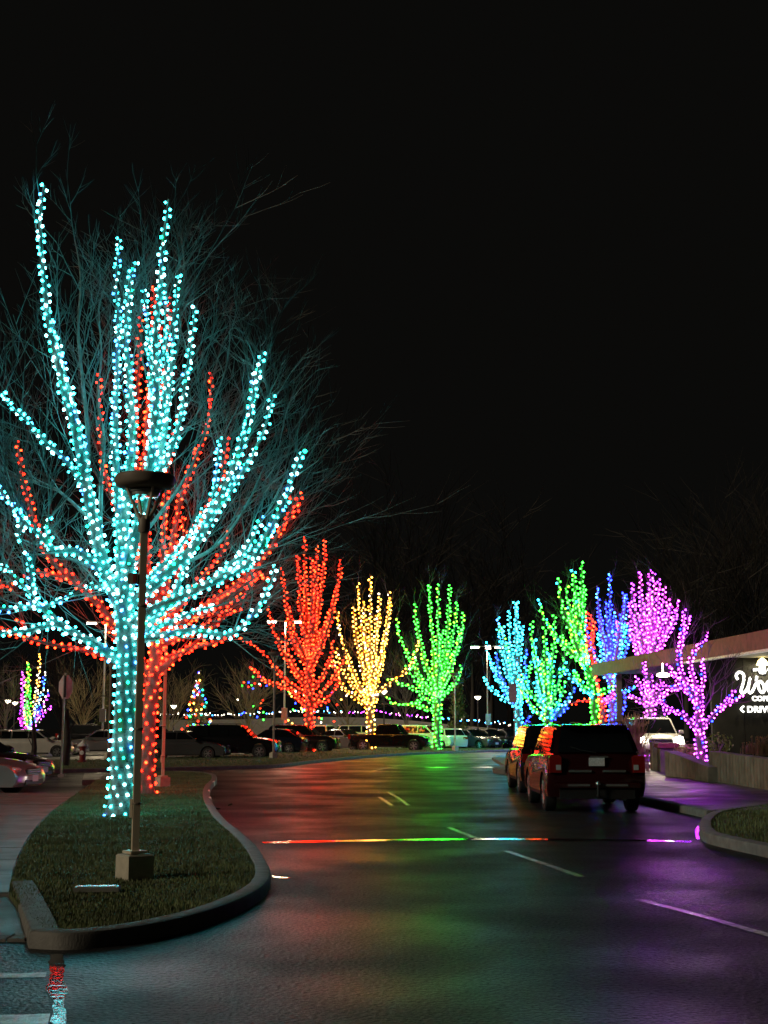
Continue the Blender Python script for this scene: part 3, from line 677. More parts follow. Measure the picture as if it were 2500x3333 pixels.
bare_tree('spreading bare tree above the string lit rail beside the green lit tree', 1320, 2440, 122, 330, 0.9, 26, M_TWIG)
bare_tree('dark bare tree whose trunk stands beside the stop sign post', 207, 2505, 56, 420, 0.7, 10, M_DARKBARK, trunk=0.22, tr=0.03)
bare_tree('young thin tree standing over the red car bonnet', 101, 2500, 52, 360, 0.6, 8, M_DARKBARK, trunk=0.13, tr=0.02)

def conifer(label, px, Y, top_px, half_px, m, name='conifer', n=260, lean=0.0):
    g = at(px, 2440, Y); g.z = 0; tip = at(px, top_px, Y); H = tip.z; Wd = half_px * Y / F_PX
    root = thing(name, label, 'tree', g)
    mb = MB(); mb.tube([g, g + Vector((lean, 0, H * 0.95))], [0.16, 0.02], 6); mb.build('trunk', M_DARKBARK, root)
    mb = MB()
    for k in range(n):
        t = random.random() ** 1.4; z = H * (0.06 + 0.92 * t); r = Wd * (1 - t) * random.uniform(0.55, 1.1) + 0.1
        a = random.uniform(0, 6.28); d = Vector((math.cos(a), math.sin(a), random.uniform(-0.15, 0.35)))
        c = g + Vector((lean * t, 0, z))
        for j in range(9):
            f = random.uniform(0.35, 1.0); q = c + d * r * f + Vector([random.gauss(0, 0.10) for _ in range(3)])
            u = Vector([random.gauss(0, 1) for _ in range(3)]).normalized() * random.uniform(0.10, 0.24); w = u.cross(Vector([random.gauss(0, 1) for _ in range(3)])).normalized() * 0.07
            mb.add([q - w, q + w, q + u + Vector((0, 0, 0.05))], [(0, 1, 2)])
    o = mb.build('crown', m, root); o['kind'] = 'stuff'; return g, H, Wd, root
g, H, Wd, _ = conifer('small conifer hung with scattered coloured bulbs in the car park', 642, 112, 2185, 58, M_CONIFER)
def scatter_bulbs(label, base, pts, size=0.085):
    root = thing('light_string', label, 'string lights', base); cache = {}
    for p, c in pts:
        if c not in cache:
            m2 = MB(); m2.add([(v[0] * size, v[1] * size, v[2] * size) for v in OCT_V], OCT_F); cache[c] = m2.mesh('bulb', glow(c))
        link('bulb', cache[c], root, Vector(p) - Vector(base))
    return root
pal = ['red', 'orange', 'gold', 'blue', 'green', 'white', 'blue', 'red', 'azure', 'teal']
pts = []
for k in range(62):
    t = random.random() ** 1.2; a = random.uniform(3.14, 6.28)
    pts.append((g + Vector((math.cos(a) * Wd * (1 - t) * 1.05, math.sin(a) * Wd * (1 - t) * 1.05, H * (0.06 + 0.92 * t))), random.choice(pal)))
scatter_bulbs('scattered multicoloured bulbs on the small car park conifer', g, pts)
def px_bulbs(label, Y, box, n, palette, size=0.08):
    pts = [(at(random.uniform(box[0], box[2]), random.uniform(box[1], box[3]), Y + random.uniform(-2, 2)), random.choice(palette)) for _ in range(n)]
    b0 = pts[0][0].copy(); b0.z = 0; scatter_bulbs(label, b0, pts, size)
px_bulbs('sparse orange and white bulbs in the rounded bare tree', 112, (770, 2200, 870, 2360), 24, ['orange', 'white', 'blue', 'green', 'red'], 0.07)
px_bulbs('sparse bulbs in the bushes between the red and yellow lit trees', 116, (925, 2240, 1130, 2360), 30, ['green', 'orange', 'gold', 'blue', 'red', 'white'], 0.08)
conifer('leaning yellow green conifer beside the lone green lit tree', 1492, 106, 2180, 44, M_CONIFER, n=320)
conifer('dark bushy conifer left of the car park lamp', 345, 118, 2200, 60, M_CONIFER, n=200)

# tall dark woods far behind, each tree on its own
k = 0
for px, top, kind in ((1290, 1700, 0), (1380, 1760, 0), (1170, 1800, 0), (1440, 1850, 1), (1600, 1760, 0), (1660, 1860, 1), (1540, 1900, 0), (2300, 1760, 1), (2380, 1700, 0), (2460, 1690, 1), (2520, 1720, 0), (2240, 1820, 0)):
    Y = 175 + (k * 37) % 40; k += 1
    bare_tree(['tall dark bare tree far behind the lit trees', 'tall dark bare tree far beyond the coffee shop roof'][px > 2000], px, 2430, Y, 2430 - top, 0.55 + 0.2 * kind, 18, M_DARKBARK, group=['dark trees behind the car park', 'dark trees behind the shop'][px > 2000], trunk=0.5, levels=2, name='woodland_tree', tr=0.11)

def ornamental_grass(label, px, py, z, h, n, Y, m=M_DRY, fl=0.55):
    g = at(px, py, Y); g.z = z; root = thing('ornamental_grass', label, 'plant', g); mb = MB()
    for k in range(n):
        a = random.uniform(0, 6.28); e = abs(random.gauss(0, 0.17)); L = h * random.uniform(0.6, 1.1)
        s = g + Vector((random.gauss(0, 0.15), random.gauss(0, 0.15), 0)); d = Vector((math.cos(a) * math.sin(e), math.sin(a) * math.sin(e), math.cos(e)))
        p1 = s + d * L * 0.6; p2 = p1 + (d + Vector((d.x * fl, d.y * fl, -0.2 * fl))) * L * 0.4
        mb.tube([s, p1, p2], [0.012, 0.010, 0.005], 3, caps=False)
        if k % 3 == 0: mb.tube([p2, p2 + (p2 - p1) * 0.25], [0.03, 0.006], 4)
    o = mb.build('blade_tuft', m, root); o['kind'] = 'stuff'
ornamental_grass('tall feathery dry grass clump beside the white vehicle', 2056, 2480, 0.14, 1.85, 420, 50)
ornamental_grass('second feathery dry grass clump against the pale pillar', 2082, 2490, 0.14, 1.15, 160, 48.6)
ornamental_grass('brown dry tuft on top of the taller concrete wall', 2487, 2480, 0.86, 0.55, 90, 41)
ornamental_grass('small brown tuft in the planter beside the dark wall', 2440, 2470, 0.86, 0.32, 60, 43)
def leafy(label, px, py, z, Y, rad, n, m):
    g = at(px, py, Y); g.z = z; root = thing('leafy_shrub', label, 'plant', g)
    mb = MB()
    for k in range(8):
        a = random.uniform(0, 6.28); mb.tube([g, g + Vector((math.cos(a) * rad * 0.5, math.sin(a) * rad * 0.5, rad * 0.9))], [0.015, 0.006], 4)
    mb.build('stems', M_TWIG, root)
    mb = MB()
    for k in range(n):
        u = Vector([random.gauss(0, 1) for _ in range(3)]).normalized(); q = g + Vector((u.x * rad, u.y * rad * 0.7, rad * 0.75 + u.z * rad * 0.6)) * 1.0
        q = g + (q - g) * random.uniform(0.6, 1.0); s = random.uniform(0.05, 0.10); w = Matrix.Rotation(random.uniform(0, 6.28), 3, u) @ u.orthogonal().normalized(); t = u.cross(w)
        mb.add([q - w * s, q + t * s * 0.55, q + w * s * 1.1, q - t * s * 0.55], [(0, 1, 2, 3)])
    o = mb.build('foliage', m, root); o['kind'] = 'stuff'
leafy('broad leaved evergreen shrub lit by the headlights beside the violet tree', 2335, 2450, 0.7, 47.5, 0.62, 190, M_LEAF)
leafy('brownish low shrub between the pillar and the violet tree', 2238, 2470, 0.45, 47.5, 0.55, 240, M_DRY)
leafy('pale flowering shrub behind the low wall by the pillar', 2205, 2455, 0.45, 49.5, 0.45, 160, M_DRY)

# ------------------------------------------------------------------ coffee shop: canopy, sign wall, retaining walls
Lp, Rp = Vector((11.75, 77, 0)), Vector((14.6, 38, 0))
dirv = (Rp - Lp).normalized(); nrm = Vector((dirv.y, -dirv.x, 0))
if nrm.x > 0: nrm = -nrm
shop = thing('coffee_shop', 'low coffee shop with a long timber edged canopy and dark sign wall', 'building', (15.5, 58, 0))
ZB, ZT = 4.47, 5.16
LL = (Rp - Lp).length; nb = 9
for i in range(nb):
    a = Lp + dirv * (LL * i / nb + 0.006); c = Lp + dirv * (LL * (i + 1) / nb - 0.006)
    mb = MB(); q = [a, c, c - nrm * 0.12, a - nrm * 0.12]; mb.slab([(p.x, p.y) for p in q], ZB, ZT); mb.build('fascia_board', M_FASCIA, shop, fix=True)
mb = MB(); q = [Lp - nrm * 0.125, Rp - nrm * 0.125, Rp - nrm * 9, Lp + dirv * 4 - nrm * 9]; mb.slab([(p.x, p.y) for p in q], ZB + 0.12, ZT - 0.06); mb.build('roof', M_SOFFIT, shop, fix=True)
mb = MB(); q = [Lp + dirv * 18 + nrm * 0.05, Rp + nrm * 0.05, Rp - nrm * 0.2, Lp + dirv * 18 - nrm * 0.2]; mb.slab([(p.x, p.y) for p in q], ZB - 0.09, ZB - 0.004); mb.build('drip_edge', M_WHITE, shop, fix=True)
pp = at(2016, 2300, 74)
mb = MB(); mb.box((pp.x, pp.y, ZB / 2 + 0.05), (0.28, 0.34, ZB - 0.1)); mb.build('post', M_SOFFIT, shop)
WY = 58.0; wx = at(2318, 2300, WY).x
mb = MB(); mb.box((wx + 6, WY + 0.2, 2.3), (12, 0.3, 4.7)); mb.build('sign_wall', M_DARKWALL, shop)
for k in range(9):
    mb = MB(); mb.box((wx + 0.7 + k * 1.32, WY + 0.035, 2.3), (1.30, 0.03, 4.68)); mb.build('cladding_panel', M_DARKWALL, shop)
cl = at(2158, 2197, 57.5)
mb = MB(); mb.lathe([(0.03, 0.5), (0.03, 0.12), (0.26, 0.05), (0.28, -0.04), (0.2, -0.08)], (cl.x, 57.5, cl.z), 16); dl = mb.build('canopy_light', emit('canopy_lamp', (1.0, 0.88, 0.6), 16), shop)
def area(name, loc, size, power, col, parent=None, rot=(0, 0, 0), spot=None):
    l = bpy.data.lights.new(name, 'SPOT' if spot else 'AREA'); l.energy = power; l.color = col
    if spot: l.spot_size = spot; l.spot_blend = 0.6; l.shadow_soft_size = size
    else: l.size = size
    o = bpy.data.objects.new(name, l); COL.objects.link(o); o.parent = parent
    o.location = Vector(loc) - (parent_off(parent) if parent else Vector((0, 0, 0))); o.rotation_euler = rot; return o
area('canopy_lamp_light', (cl.x, 57.5, cl.z - 0.15), 0.4, 420, (1.0, 0.85, 0.55), shop)
wl = thing('wall_lamp', 'bright wall lamp under the roof edge above the sign', 'lamp', (at(2492, 2150, 57).x, 57.6, 4.45))
mb = MB(); mb.box((wl.location.x, 57.8, 4.56), (0.3, 0.4, 0.14), ch=0.04); mb.build('housing', M_BLACK, wl)
mb = MB(); mb.lathe([(0.04, 0.14), (0.18, 0.02), (0.26, -0.16), (0.10, -0.20)], (wl.location.x, 57.5, 4.42), 14); mb.build('shade', emit('wall_lamp_glow', (1.0, 0.80, 0.30), 9), wl)
area('wall_lamp_light', (wl.location.x, 57.4, 4.2), 0.3, 130, (1.0, 0.86, 0.52), wl, (R(50), 0, R(-15)))

# lit lettering
M_SIGN = emit('sign_white', (1.0, 0.97, 0.86), 3.2)
sign = thing('shop_sign', 'white lit script shop sign with tree mark and drive arrow', 'sign', (at(2395, 2320, WY).x, WY - 0.1, 2.3))
def stroke(pxs, wpx, name='letter'):
    pts = crom([at(x, y, WY - 0.12) for x, y in pxs], 0.06); r = wpx * WY / F_PX / 2
    mb = MB()
    mb.tube(pts, [r] * len(pts), 8); mb.v = [(v[0], WY - 0.12 + (v[1] - WY + 0.12) * 0.5, v[2]) for v in mb.v]
    return mb.build(name, M_SIGN, sign, smooth=60)
stroke([(2402, 2212), (2396, 2200), (2404, 2188), (2418, 2192), (2422, 2210), (2414, 2240), (2412, 2252), (2420, 2256), (2434, 2238), (2442, 2206), (2436, 2238), (2438, 2253), (2446, 2254), (2458, 2230), (2464, 2200)], 9)
def oval(cx, cy, rx, ry, w, slant=0.25):
    return stroke([(cx + rx * math.cos(a) - slant * ry * math.sin(-a) * 1.0, cy + ry * math.sin(a)) for a in [i * math.pi / 8 for i in range(17)]], w)
oval(2478, 2236, 9, 18, 9, 0.2); oval(2506, 2236, 9, 18, 9, 0.2)
stroke([(2535, 2250), (2520, 2248), (2516, 2232), (2526, 2216), (2538, 2218), (2540, 2250), (2546, 2180)], 11); stroke([(2574, 2218), (2560, 2218), (2562, 2232), (2574, 2242), (2562, 2254), (2554, 2250)], 10)
def tree_mark():
    mb = MB(); c = at(2482, 2195, WY - 0.12); s = WY / F_PX
    prof = [(0.5, 2195), (10, 2193), (13, 2186), (11, 2172), (7, 2158), (3, 2148), (0.5, 2144)]
    mb.lathe([(r * s, at(2482, y, WY).z) for r, y in prof], (c.x, 0, 0), 14); mb.v = [(v[0], WY - 0.12 + v[1] * 0.35, v[2]) for v in mb.v]
    mb.build('tree_mark', M_SIGN, sign, smooth=60)
tree_mark(); stroke([(2452, 2181), (2466, 2179)], 9, 'leaf_mark'); stroke([(2499, 2179), (2513, 2181)], 9, 'leaf_mark')
def text(s, px, py, h_px):
    cu = bpy.data.curves.new('lettering', 'FONT'); cu.body = s; cu.size = h_px * WY / F_PX / 0.70; cu.extrude = 0.03; cu.offset = 0.012; cu.space_character = 1.12
    tmp = bpy.data.objects.new('lettering', cu); COL.objects.link(tmp); bpy.context.view_layer.update()
    me = bpy.data.meshes.new_from_object(tmp.evaluated_get(bpy.context.evaluated_depsgraph_get())); bpy.data.objects.remove(tmp)
    me.materials.clear(); me.materials.append(M_SIGN)
    p = at(px, py, WY - 0.1); o = link('lettering', me, sign, p - sign.location); o.rotation_euler = (R(90), 0, 0); return o
text('COFFEE', 2448, 2281, 15); text('DRIVE THRU', 2432, 2318, 19)
stroke([(2422, 2298), (2411, 2308), (2422, 2318)], 6, 'arrow_mark')

# retaining walls
def ret_wall(label, px, tops, thick, name='concrete_wall', flute=0.28):
    """upright wall along ground points, with a top height at each of them and shallow board marks"""
    P = [gr(x, y, 0.13) for x, y in px]; root = thing(name, label, 'wall', (P[0].x, P[0].y, 0.12))
    n = len(P); N = []
    for i in range(n):
        t = P[min(i + 1, n - 1)] - P[max(i - 1, 0)]; t.normalize(); nn = Vector((-t.y, t.x, 0)); N.append(nn if nn.y > 0 else -nn)
    mb = MB(); vs = []
    for i in range(n):
        q = P[i] + N[i] * thick
        vs += [(P[i].x, P[i].y, 0.05), (P[i].x, P[i].y, tops[i]), (q.x, q.y, tops[i]), (q.x, q.y, 0.05)]
    fs = []
    for i in range(n - 1):
        for j in range(4): fs.append((4 * i + j, 4 * i + (j + 1) % 4, 4 * i + 4 + (j + 1) % 4, 4 * i + 4 + j))
    fs += [(3, 2, 1, 0), (4 * n - 4, 4 * n - 3, 4 * n - 2, 4 * n - 1)]
    mb.add(vs, fs); mb.build('core', M_WALL, root, fix=True)
    for i in range(n - 1):
        L = (P[i + 1] - P[i]).length; k = max(1, int(L / flute))
        for j in range(k):
            a = P[i].lerp(P[i + 1], j / k + 0.012); c = P[i].lerp(P[i + 1], (j + 1) / k - 0.012); ta = tops[i] + (tops[i + 1] - tops[i]) * j / k; tb = tops[i] + (tops[i + 1] - tops[i]) * (j + 1) / k
            d = -N[i] * random.uniform(0.010, 0.018); mb = MB()
            mb.add([(a.x, a.y, 0.1), (c.x, c.y, 0.1), (c.x, c.y, tb - 0.02), (a.x, a.y, ta - 0.02), (a.x + d.x, a.y + d.y, 0.1), (c.x + d.x, c.y + d.y, 0.1), (c.x + d.x, c.y + d.y, tb - 0.02), (a.x + d.x, a.y + d.y, ta - 0.02)],
                   [(4, 5, 6, 7), (0, 1, 5, 4), (1, 2, 6, 5), (2, 3, 7, 6), (3, 0, 4, 7)])
            mb.build('board_face', M_WALL, root, fix=True)
    return root
ret_wall('low concrete wall with a sloping top before the violet tree', [(2167, 2527), (2215, 2532), (2265, 2540), (2308, 2547)], [0.93, 0.80, 0.66, 0.56], 0.42)
ret_wall('taller concrete retaining wall running on past the sign', [(2310, 2543), (2400, 2556), (2500, 2572), (2700, 2606), (3300, 2700)], [0.99, 0.95, 0.90, 0.84, 0.80], 0.34)
mb = MB(); mb.slab([(10.5, 46.2), (13.2, 42.6), (19, 40), (19, 57.5), (14.3, 57.5), (14.0, 50), (10.5, 49)], 0.05, 0.42); tag(mb.build('planter_soil', M_SOIL, fix=True), kind='structure')
mb = MB(); mb.slab([(8.2, 52), (14.0, 52), (14.2, 75), (9.5, 75)], 0.05, 0.3); tag(mb.build('drive_lane', M_WALK, fix=True), kind='structure')
pl = gr(2139, 2508, 0.13)
pil = thing('gate_pillar', 'slim pale pillar lit by headlights before the white vehicle', 'pillar', (pl.x, pl.y, 0.12))
mb = MB(); mb.box((pl.x, pl.y + 0.3, 0.62), (0.26, 0.5, 1.04), ch=0.02); mb.build('shaft', M_WALL, pil)
p2 = gr(2182, 2512, 0.13)
pil = thing('concrete_pier', 'square dark capped pier between the pale pillar and low wall', 'pillar', (p2.x, p2.y, 0.12))
mb = MB(); mb.box((p2.x, p2.y + 0.5, 0.52), (0.58, 0.6, 0.86)); mb.build('shaft', M_WALL, pil)
mb = MB(); mb.box((p2.x, p2.y + 0.5, 1.04), (0.76, 0.8, 0.17), ch=0.04); mb.build('cap', M_FASCIA, pil)

# ------------------------------------------------------------------ street furniture
def dish_lamp(label, px, py, z, H=4.7, sc=1.0, box=False, Y=None, group=None):
    g = gr(px, py, z) if Y is None else at(px, py, Y); g.z = z
    root = thing('street_lamp', label, 'lamp post', g, group=group); x, y = g.x, g.y
    mb = MB(); mb.box((x, y, z + 0.13), (0.30, 0.30, 0.27), rz=R(38), ch=0.015); mb.build('footing', M_FOOT, root)
    mb = MB(); mb.box((x, y, z + 0.29), (0.20, 0.20, 0.03), rz=R(38), ch=0.008); mb.build('base_plate', M_POLE, root)
    pr = 0.046 * sc
    mb = MB(); mb.box((x, y, z + (H - 0.34) / 2), (pr * 1.62, pr * 1.62, H - 0.90), rz=R(20)); mb.build('pole', M_POLE, root)
    mb = MB(); mb.box((x - pr - 0.008, y, z + 0.75), (0.03, 0.05, 0.20), ch=0.006); mb.build('access_cover', M_POLE, root)
    mb = MB(); mb.lathe([(pr * 1.3, 0), (pr * 1.5, 0.05), (pr * 1.5, 0.14), (pr * 0.8, 0.2)], (x, y, z + H - 0.66), 14); mb.build('collar', M_POLEDARK, root, smooth=40)
    for a in range(4):
        w = R(45 + 90 * a - 12); d = Vector((math.cos(w), math.sin(w), 0))
        mb = MB(); b0 = Vector((x, y, z + H - 0.54)); mb.tube([b0 + d * 0.03, b0 + d * 0.10 + Vector((0, 0, 0.12)), b0 + d * 0.225 + Vector((0, 0, 0.385))], [0.022, 0.021, 0.018], 5); mb.build('arm', M_POLE, root)
    mb = MB(); mb.lathe([(0.10, -0.045), (0.25, -0.04), (0.315, -0.01), (0.335, 0.02), (0.338, 0.10), (0.32, 0.118), (0.05, 0.135)], (x, y, z + H - 0.13), 36); mb.build('hood', M_POLEDARK, root, smooth=35)
    mb = MB(); mb.lathe([(0.13, -0.085), (0.16, -0.08), (0.17, -0.05), (0.16, -0.045), (0.185, -0.04), (0.185, -0.02), (0.15, -0.01)], (x, y, z + H - 0.165), 26); mb.build('glass', mat('lamp_glass', (0.5, 0.55, 0.56), 0.08, metal=0.5), root, smooth=35)
    for q in (0.40, 1.2, 2.55): 
        mb = MB(); mb.lathe([(pr * 1.08, -0.012), (pr * 1.16, -0.008), (pr * 1.16, 0.008), (pr * 1.08, 0.012)], (x, y, z + 0.4 + q), 12); mb.build('band', M_POLEDARK, root)
    if box:
        mb = MB(); bz = z + 3.25; mb.box((x - 0.10, y - 0.01, bz), (0.11, 0.09, 0.12), ch=0.01); bx = mb.build('outlet_box', M_POLEDARK, root)
        mb = MB(); mb.box((x - 0.08, y - 0.058, bz), (0.035, 0.006, 0.10)); mb.build('label_plate', M_HYDRANT, bx)
    return root
dish_lamp('tall dish topped lamp post on a concrete footing before the cyan tree', 437, 2862, 0.11, 4.43, box=True)
dish_lamp('dish topped lamp post on the grass just right of the red tree', 529, 2562, 0.11, 4.45)
dish_lamp('dish topped lamp post on the verge left of the red lit tree', 890, 2468, 0.11, 5.3)
dish_lamp('dish topped lamp post on the verge right of the green lit tree', 1482, 2444, 0.11, 5.0)
dish_lamp('distant dish topped lamp post behind the cyan trunk', 352, 2470, 0.11, 5.0)

def park_lamp(label, px, py, Y, heads, power, group):
    top = at(px, py, Y); root = thing('car_park_light', label, 'lamp post', (top.x, Y, 0), group=group)
    x, z = top.x, top.z
    mb = MB(); mb.tube([(x, Y, 0), (x, Y, z)], [0.08, 0.05], 10); mb.build('pole', M_STEEL, root, smooth=50)
    mb = MB(); mb.box((x + 0.02, Y - 0.2, z * 0.27), (0.42, 0.3, 0.9)); mb.build('control_box', M_STEEL, root)
    for h in heads:
        a = R(h); d = Vector((math.cos(a), math.sin(a), 0)); p = Vector((x, Y, z)) + d * 0.75
        mb = MB(); mb.tube([(x, Y, z - 0.05), p], 0.04, 6); mb.build('arm', M_STEEL, root)
        mb = MB(); mb.box((p.x + d.x * 0.25, p.y + d.y * 0.25, z), (0.72, 0.42, 0.12), rz=a, ch=0.03); hd = mb.build('lamp_head', M_STEEL, root)
        mb = MB(); mb.box((p.x + d.x * 0.25, p.y + d.y * 0.25, z - 0.11), (0.64, 0.36, 0.10), rz=a); mb.build('lens', emit('lot_lens', (1.0, 0.86, 0.60), 28), hd)
    area('lot_light', (x, Y, z - 0.15), 1.2, power, (1.0, 0.80, 0.50), root)
park_lamp('twin headed car park light rising behind the red lit tree', 929, 2020, 100, (185, 5), 1800, None)
park_lamp('four headed car park light beside the cyan and blue tree', 1585, 2103, 112, (180, 0, 270, 80), 900, None)
park_lamp('tall car park light hidden among the cyan and red branches', 345, 2025, 96, (200, 20), 1000, None)
def post_top(label, px, py, Y, group):
    top = at(px, py, Y); root = thing('post_lamp', label, 'lamp post', (top.x, Y, 0), group=group); x, z = top.x, top.z
    mb = MB(); mb.tube([(x, Y, 0), (x, Y, z - 0.25)], [0.07, 0.05], 8); mb.build('pole', M_BLACK, root)
    mb = MB(); mb.lathe([(0.05, -0.25), (0.22, -0.1), (0.26, 0.02), (0.06, 0.04)], (x, Y, z), 12); mb.build('globe', emit('post_lamp_glow', (1.0, 0.88, 0.62), 14), root)
    mb = MB(); mb.lathe([(0.34, 0.03), (0.30, 0.07), (0.08, 0.18)], (x, Y, z), 12); mb.build('cap', M_BLACK, root)
for lb, px, py, Y in (('small post lamp with a glowing globe beside the yellow lit tree', 1250, 2250, 118), ('small post lamp with a glowing globe left of the four headed light', 1555, 2268, 118), ('left one of two glowing globe lamps near the rainbow tree', 26, 2280, 115), ('right one of two glowing globe lamps near the rainbow tree', 49, 2286, 115), ('tiny lantern post beside the small bulb hung conifer', 566, 2297, 116)): post_top(lb, px, py, Y, None)

# stop sign seen from behind
g = gr(200, 2526, 0.11); Ys = g.y
ss = thing('stop_sign', 'octagonal sign seen from behind on a thin steel post', 'sign', g)
top = at(216, 2190, Ys)
mb = MB(); mb.box((g.x, Ys - 0.03, (top.z + g.z) / 2), (0.06, 0.05, top.z - g.z)); mb.build('post', M_STEEL, ss)
cz = at(218, 2236, Ys).z; cxx = g.x + 0.03; mb = MB(); rr = 0.40
mb.add([(cxx + rr * 0.62 * math.cos(R(22.5 + 45 * i)), Ys + 0.03 + yy - 0.10 * 0 , cz + rr * 1.04 * math.sin(R(22.5 + 45 * i))) for yy in (0.0, 0.012) for i in range(8)],
       [tuple(range(8)), tuple(range(15, 7, -1))] + [(i, 8 + i, 8 + (i + 1) % 8, (i + 1) % 8) for i in range(8)]); mb.build('sign_plate', M_SIGNBACK, ss, fix=True)
mb = MB(); mb.box((cxx, Ys - 0.06, cz + 0.02), (0.07, 0.02, rr * 1.8)); mb.build('bracket', M_BLACK, ss)
mb = MB(); mb.box((g.x, Ys, 0.13), (0.20, 0.20, 0.10), ch=0.03); mb.build('footing', M_KERB, ss)
# rectangular sign by the cyan tree
g = gr(1672, 2470, 0); sg = thing('parking_sign', 'grey rectangular sign seen from behind on a thin dark post', 'sign', (at(1676, 2400, 70).x, 70, 0))
x = sg.location.x
mb = MB(); mb.box((x, 70, 2.0), (0.07, 0.07, 4.0)); mb.build('post', M_STEEL, sg)
zc = at(1671, 2256, 69.9).z; mb = MB(); mb.box((x - 0.08, 69.93, zc), (0.42, 0.03, 0.98)); mb.build('sign_plate', mat('sign_grey', (0.45, 0.38, 0.38), 0.6, noise=0.2, nscale=8), sg)
# hydrant
g = gr(268, 2481, 0.12); hy = thing('fire_hydrant', 'dark red fire hydrant with pale bonnet on the verge', 'hydrant', g)
mb = MB(); mb.lathe([(0.21, 0), (0.21, 0.06), (0.14, 0.09), (0.14, 0.62), (0.19, 0.65), (0.19, 0.70), (0.13, 0.72)], g, 18); mb.build('barrel', M_HYDRANT, hy, smooth=40)
mb = MB(); mb.lathe([(0.24, 0.70), (0.245, 0.73), (0.17, 0.82), (0.07, 0.90), (0.045, 0.96), (0.02, 0.97)], g, 18); mb.build('bonnet', M_SIGNBACK, hy, smooth=40)
for s in (-1, 1):
    mb = MB(); mb.lathe([(0.065, 0), (0.065, 0.10), (0.085, 0.10), (0.085, 0.15), (0.03, 0.17)] if s > 0 else [(0.03, -0.17), (0.085, -0.15), (0.085, -0.10), (0.065, -0.10), (0.065, 0)], (g.x + s * 0.12, g.y, g.z + 0.52), 12, axis='x'); mb.build('outlet', M_SIGNBACK, hy)
mb = MB(); mb.lathe([(0.09, -0.06), (0.10, -0.05), (0.08, 0)], (g.x, g.y - 0.13, g.z + 0.42), 12, axis='y'); mb.build('outlet', M_SIGNBACK, hy)
# cover plate lying in the turf
g = gr(316, 2901, 0.13); cp = thing('cover_plate', 'pale rectangular utility cover lying flush in the island grass', 'utility cover', g)
mb = MB(); mb.box((g.x, g.y, 0.155), (0.44, 0.16, 0.05), rz=R(4), ch=0.012); mb.build('frame', M_STEEL, cp)
mb = MB(); mb.box((g.x, g.y, 0.178), (0.38, 0.11, 0.012), rz=R(4), ch=0.004); mb.build('lid', mat('cover_lid', (0.70, 0.72, 0.70), 0.18, metal=0.5, noise=0.5, nscale=40, bump=0.4, bscale=60), cp)
# white reflector blocks on the island kerb
for x, y, w in ((699, 2560, 0.75), (686, 2592, 0.62), (684, 2616, 0.5)):
    q = gr(x, y); k = min(range(2, len(ks) - 2), key=lambda i: (ks[i] - q).length)
    t = (ks[k + 1] - ks[k - 1]).normalized(); nn = Vector((t.y, -t.x, 0)); a = ks[k] - t * w / 2 + nn * 0.004; c = ks[k] + t * w / 2 + nn * 0.004
    mb = MB(); mb.slab([(a.x, a.y), (c.x, c.y), (c.x - nn.x * 0.05, c.y - nn.y * 0.05), (a.x - nn.x * 0.05, a.y - nn.y * 0.05)], 0.012, 0.148)
    tag(mb.build('kerb_reflector', M_WHITE, fix=True), 'white painted block on the inner bend of the island kerb', 'reflector', 'white blocks along the island kerb')

# string lit rail and low garden wall across the car park
gw = thing('garden_wall', 'long low pale wall beyond the parked cars under a row of tiny lights', 'wall', at(950, 2440, 132).to_2d().to_3d())
GW = [(520, 2326), (760, 2325), (1000, 2316), (1120, 2318), (1250, 2320), (1340, 2328), (1410, 2337), (1480, 2342), (1560, 2345), (1620, 2352), (1664, 2360)]
gp = [at(x, y, 132 - 0.012 * max(0, x - 1100)) for x, y in GW]; gp = crom(gp, 0.5)
for i in range(0, len(gp) - 8, 8):
    a, c = gp[i], gp[i + 8]; mb = MB(); mb.add([(a.x, a.y, 0), (c.x, c.y, 0), (c.x, c.y, c.z - 0.5), (a.x, a.y, a.z - 0.5), (a.x, a.y + .3, 0), (c.x, c.y + .3, 0), (c.x, c.y + .3, c.z - 0.5), (a.x, a.y + .3, a.z - 0.5)], [(0, 1, 2, 3), (3, 2, 6, 7), (4, 7, 6, 5), (0, 3, 7, 4), (1, 5, 6, 2)])
    mb.build('wall_panel', M_SOFFIT, gw, fix=True)
    mb = MB(); mb.tube([(a.x, a.y, a.z - 0.5), a], 0.03, 5); mb.build('rail_post', M_BLACK, gw)
pts = []
for i, p in enumerate(gp):
    px = 1250 + p.x * F_PX / p.y
    c = ['white', 'azure', 'white'] if px < 1130 or px > 1420 else ['violet', 'pink', 'white'] if px < 1560 else ['white', 'red', 'white', 'magenta']
    for _ in range(2): pts.append((p + Vector((random.uniform(-.25, .25), 0, random.gauss(0, 0.07))), random.choice(c)))
rl = thing('light_string', 'row of tiny white and violet lights along the far rail', 'string lights', gw.location)
mb = MB(); nm = sorted(set(c for _, c in pts))
for p, c in pts: mb.add([p + Vector(v) * 0.055 for v in DIA_V], DIA_F, nm.index(c))
o = mb.build('bulb_cluster', [glow(c) for c in nm], rl); o['kind'] = 'stuff'

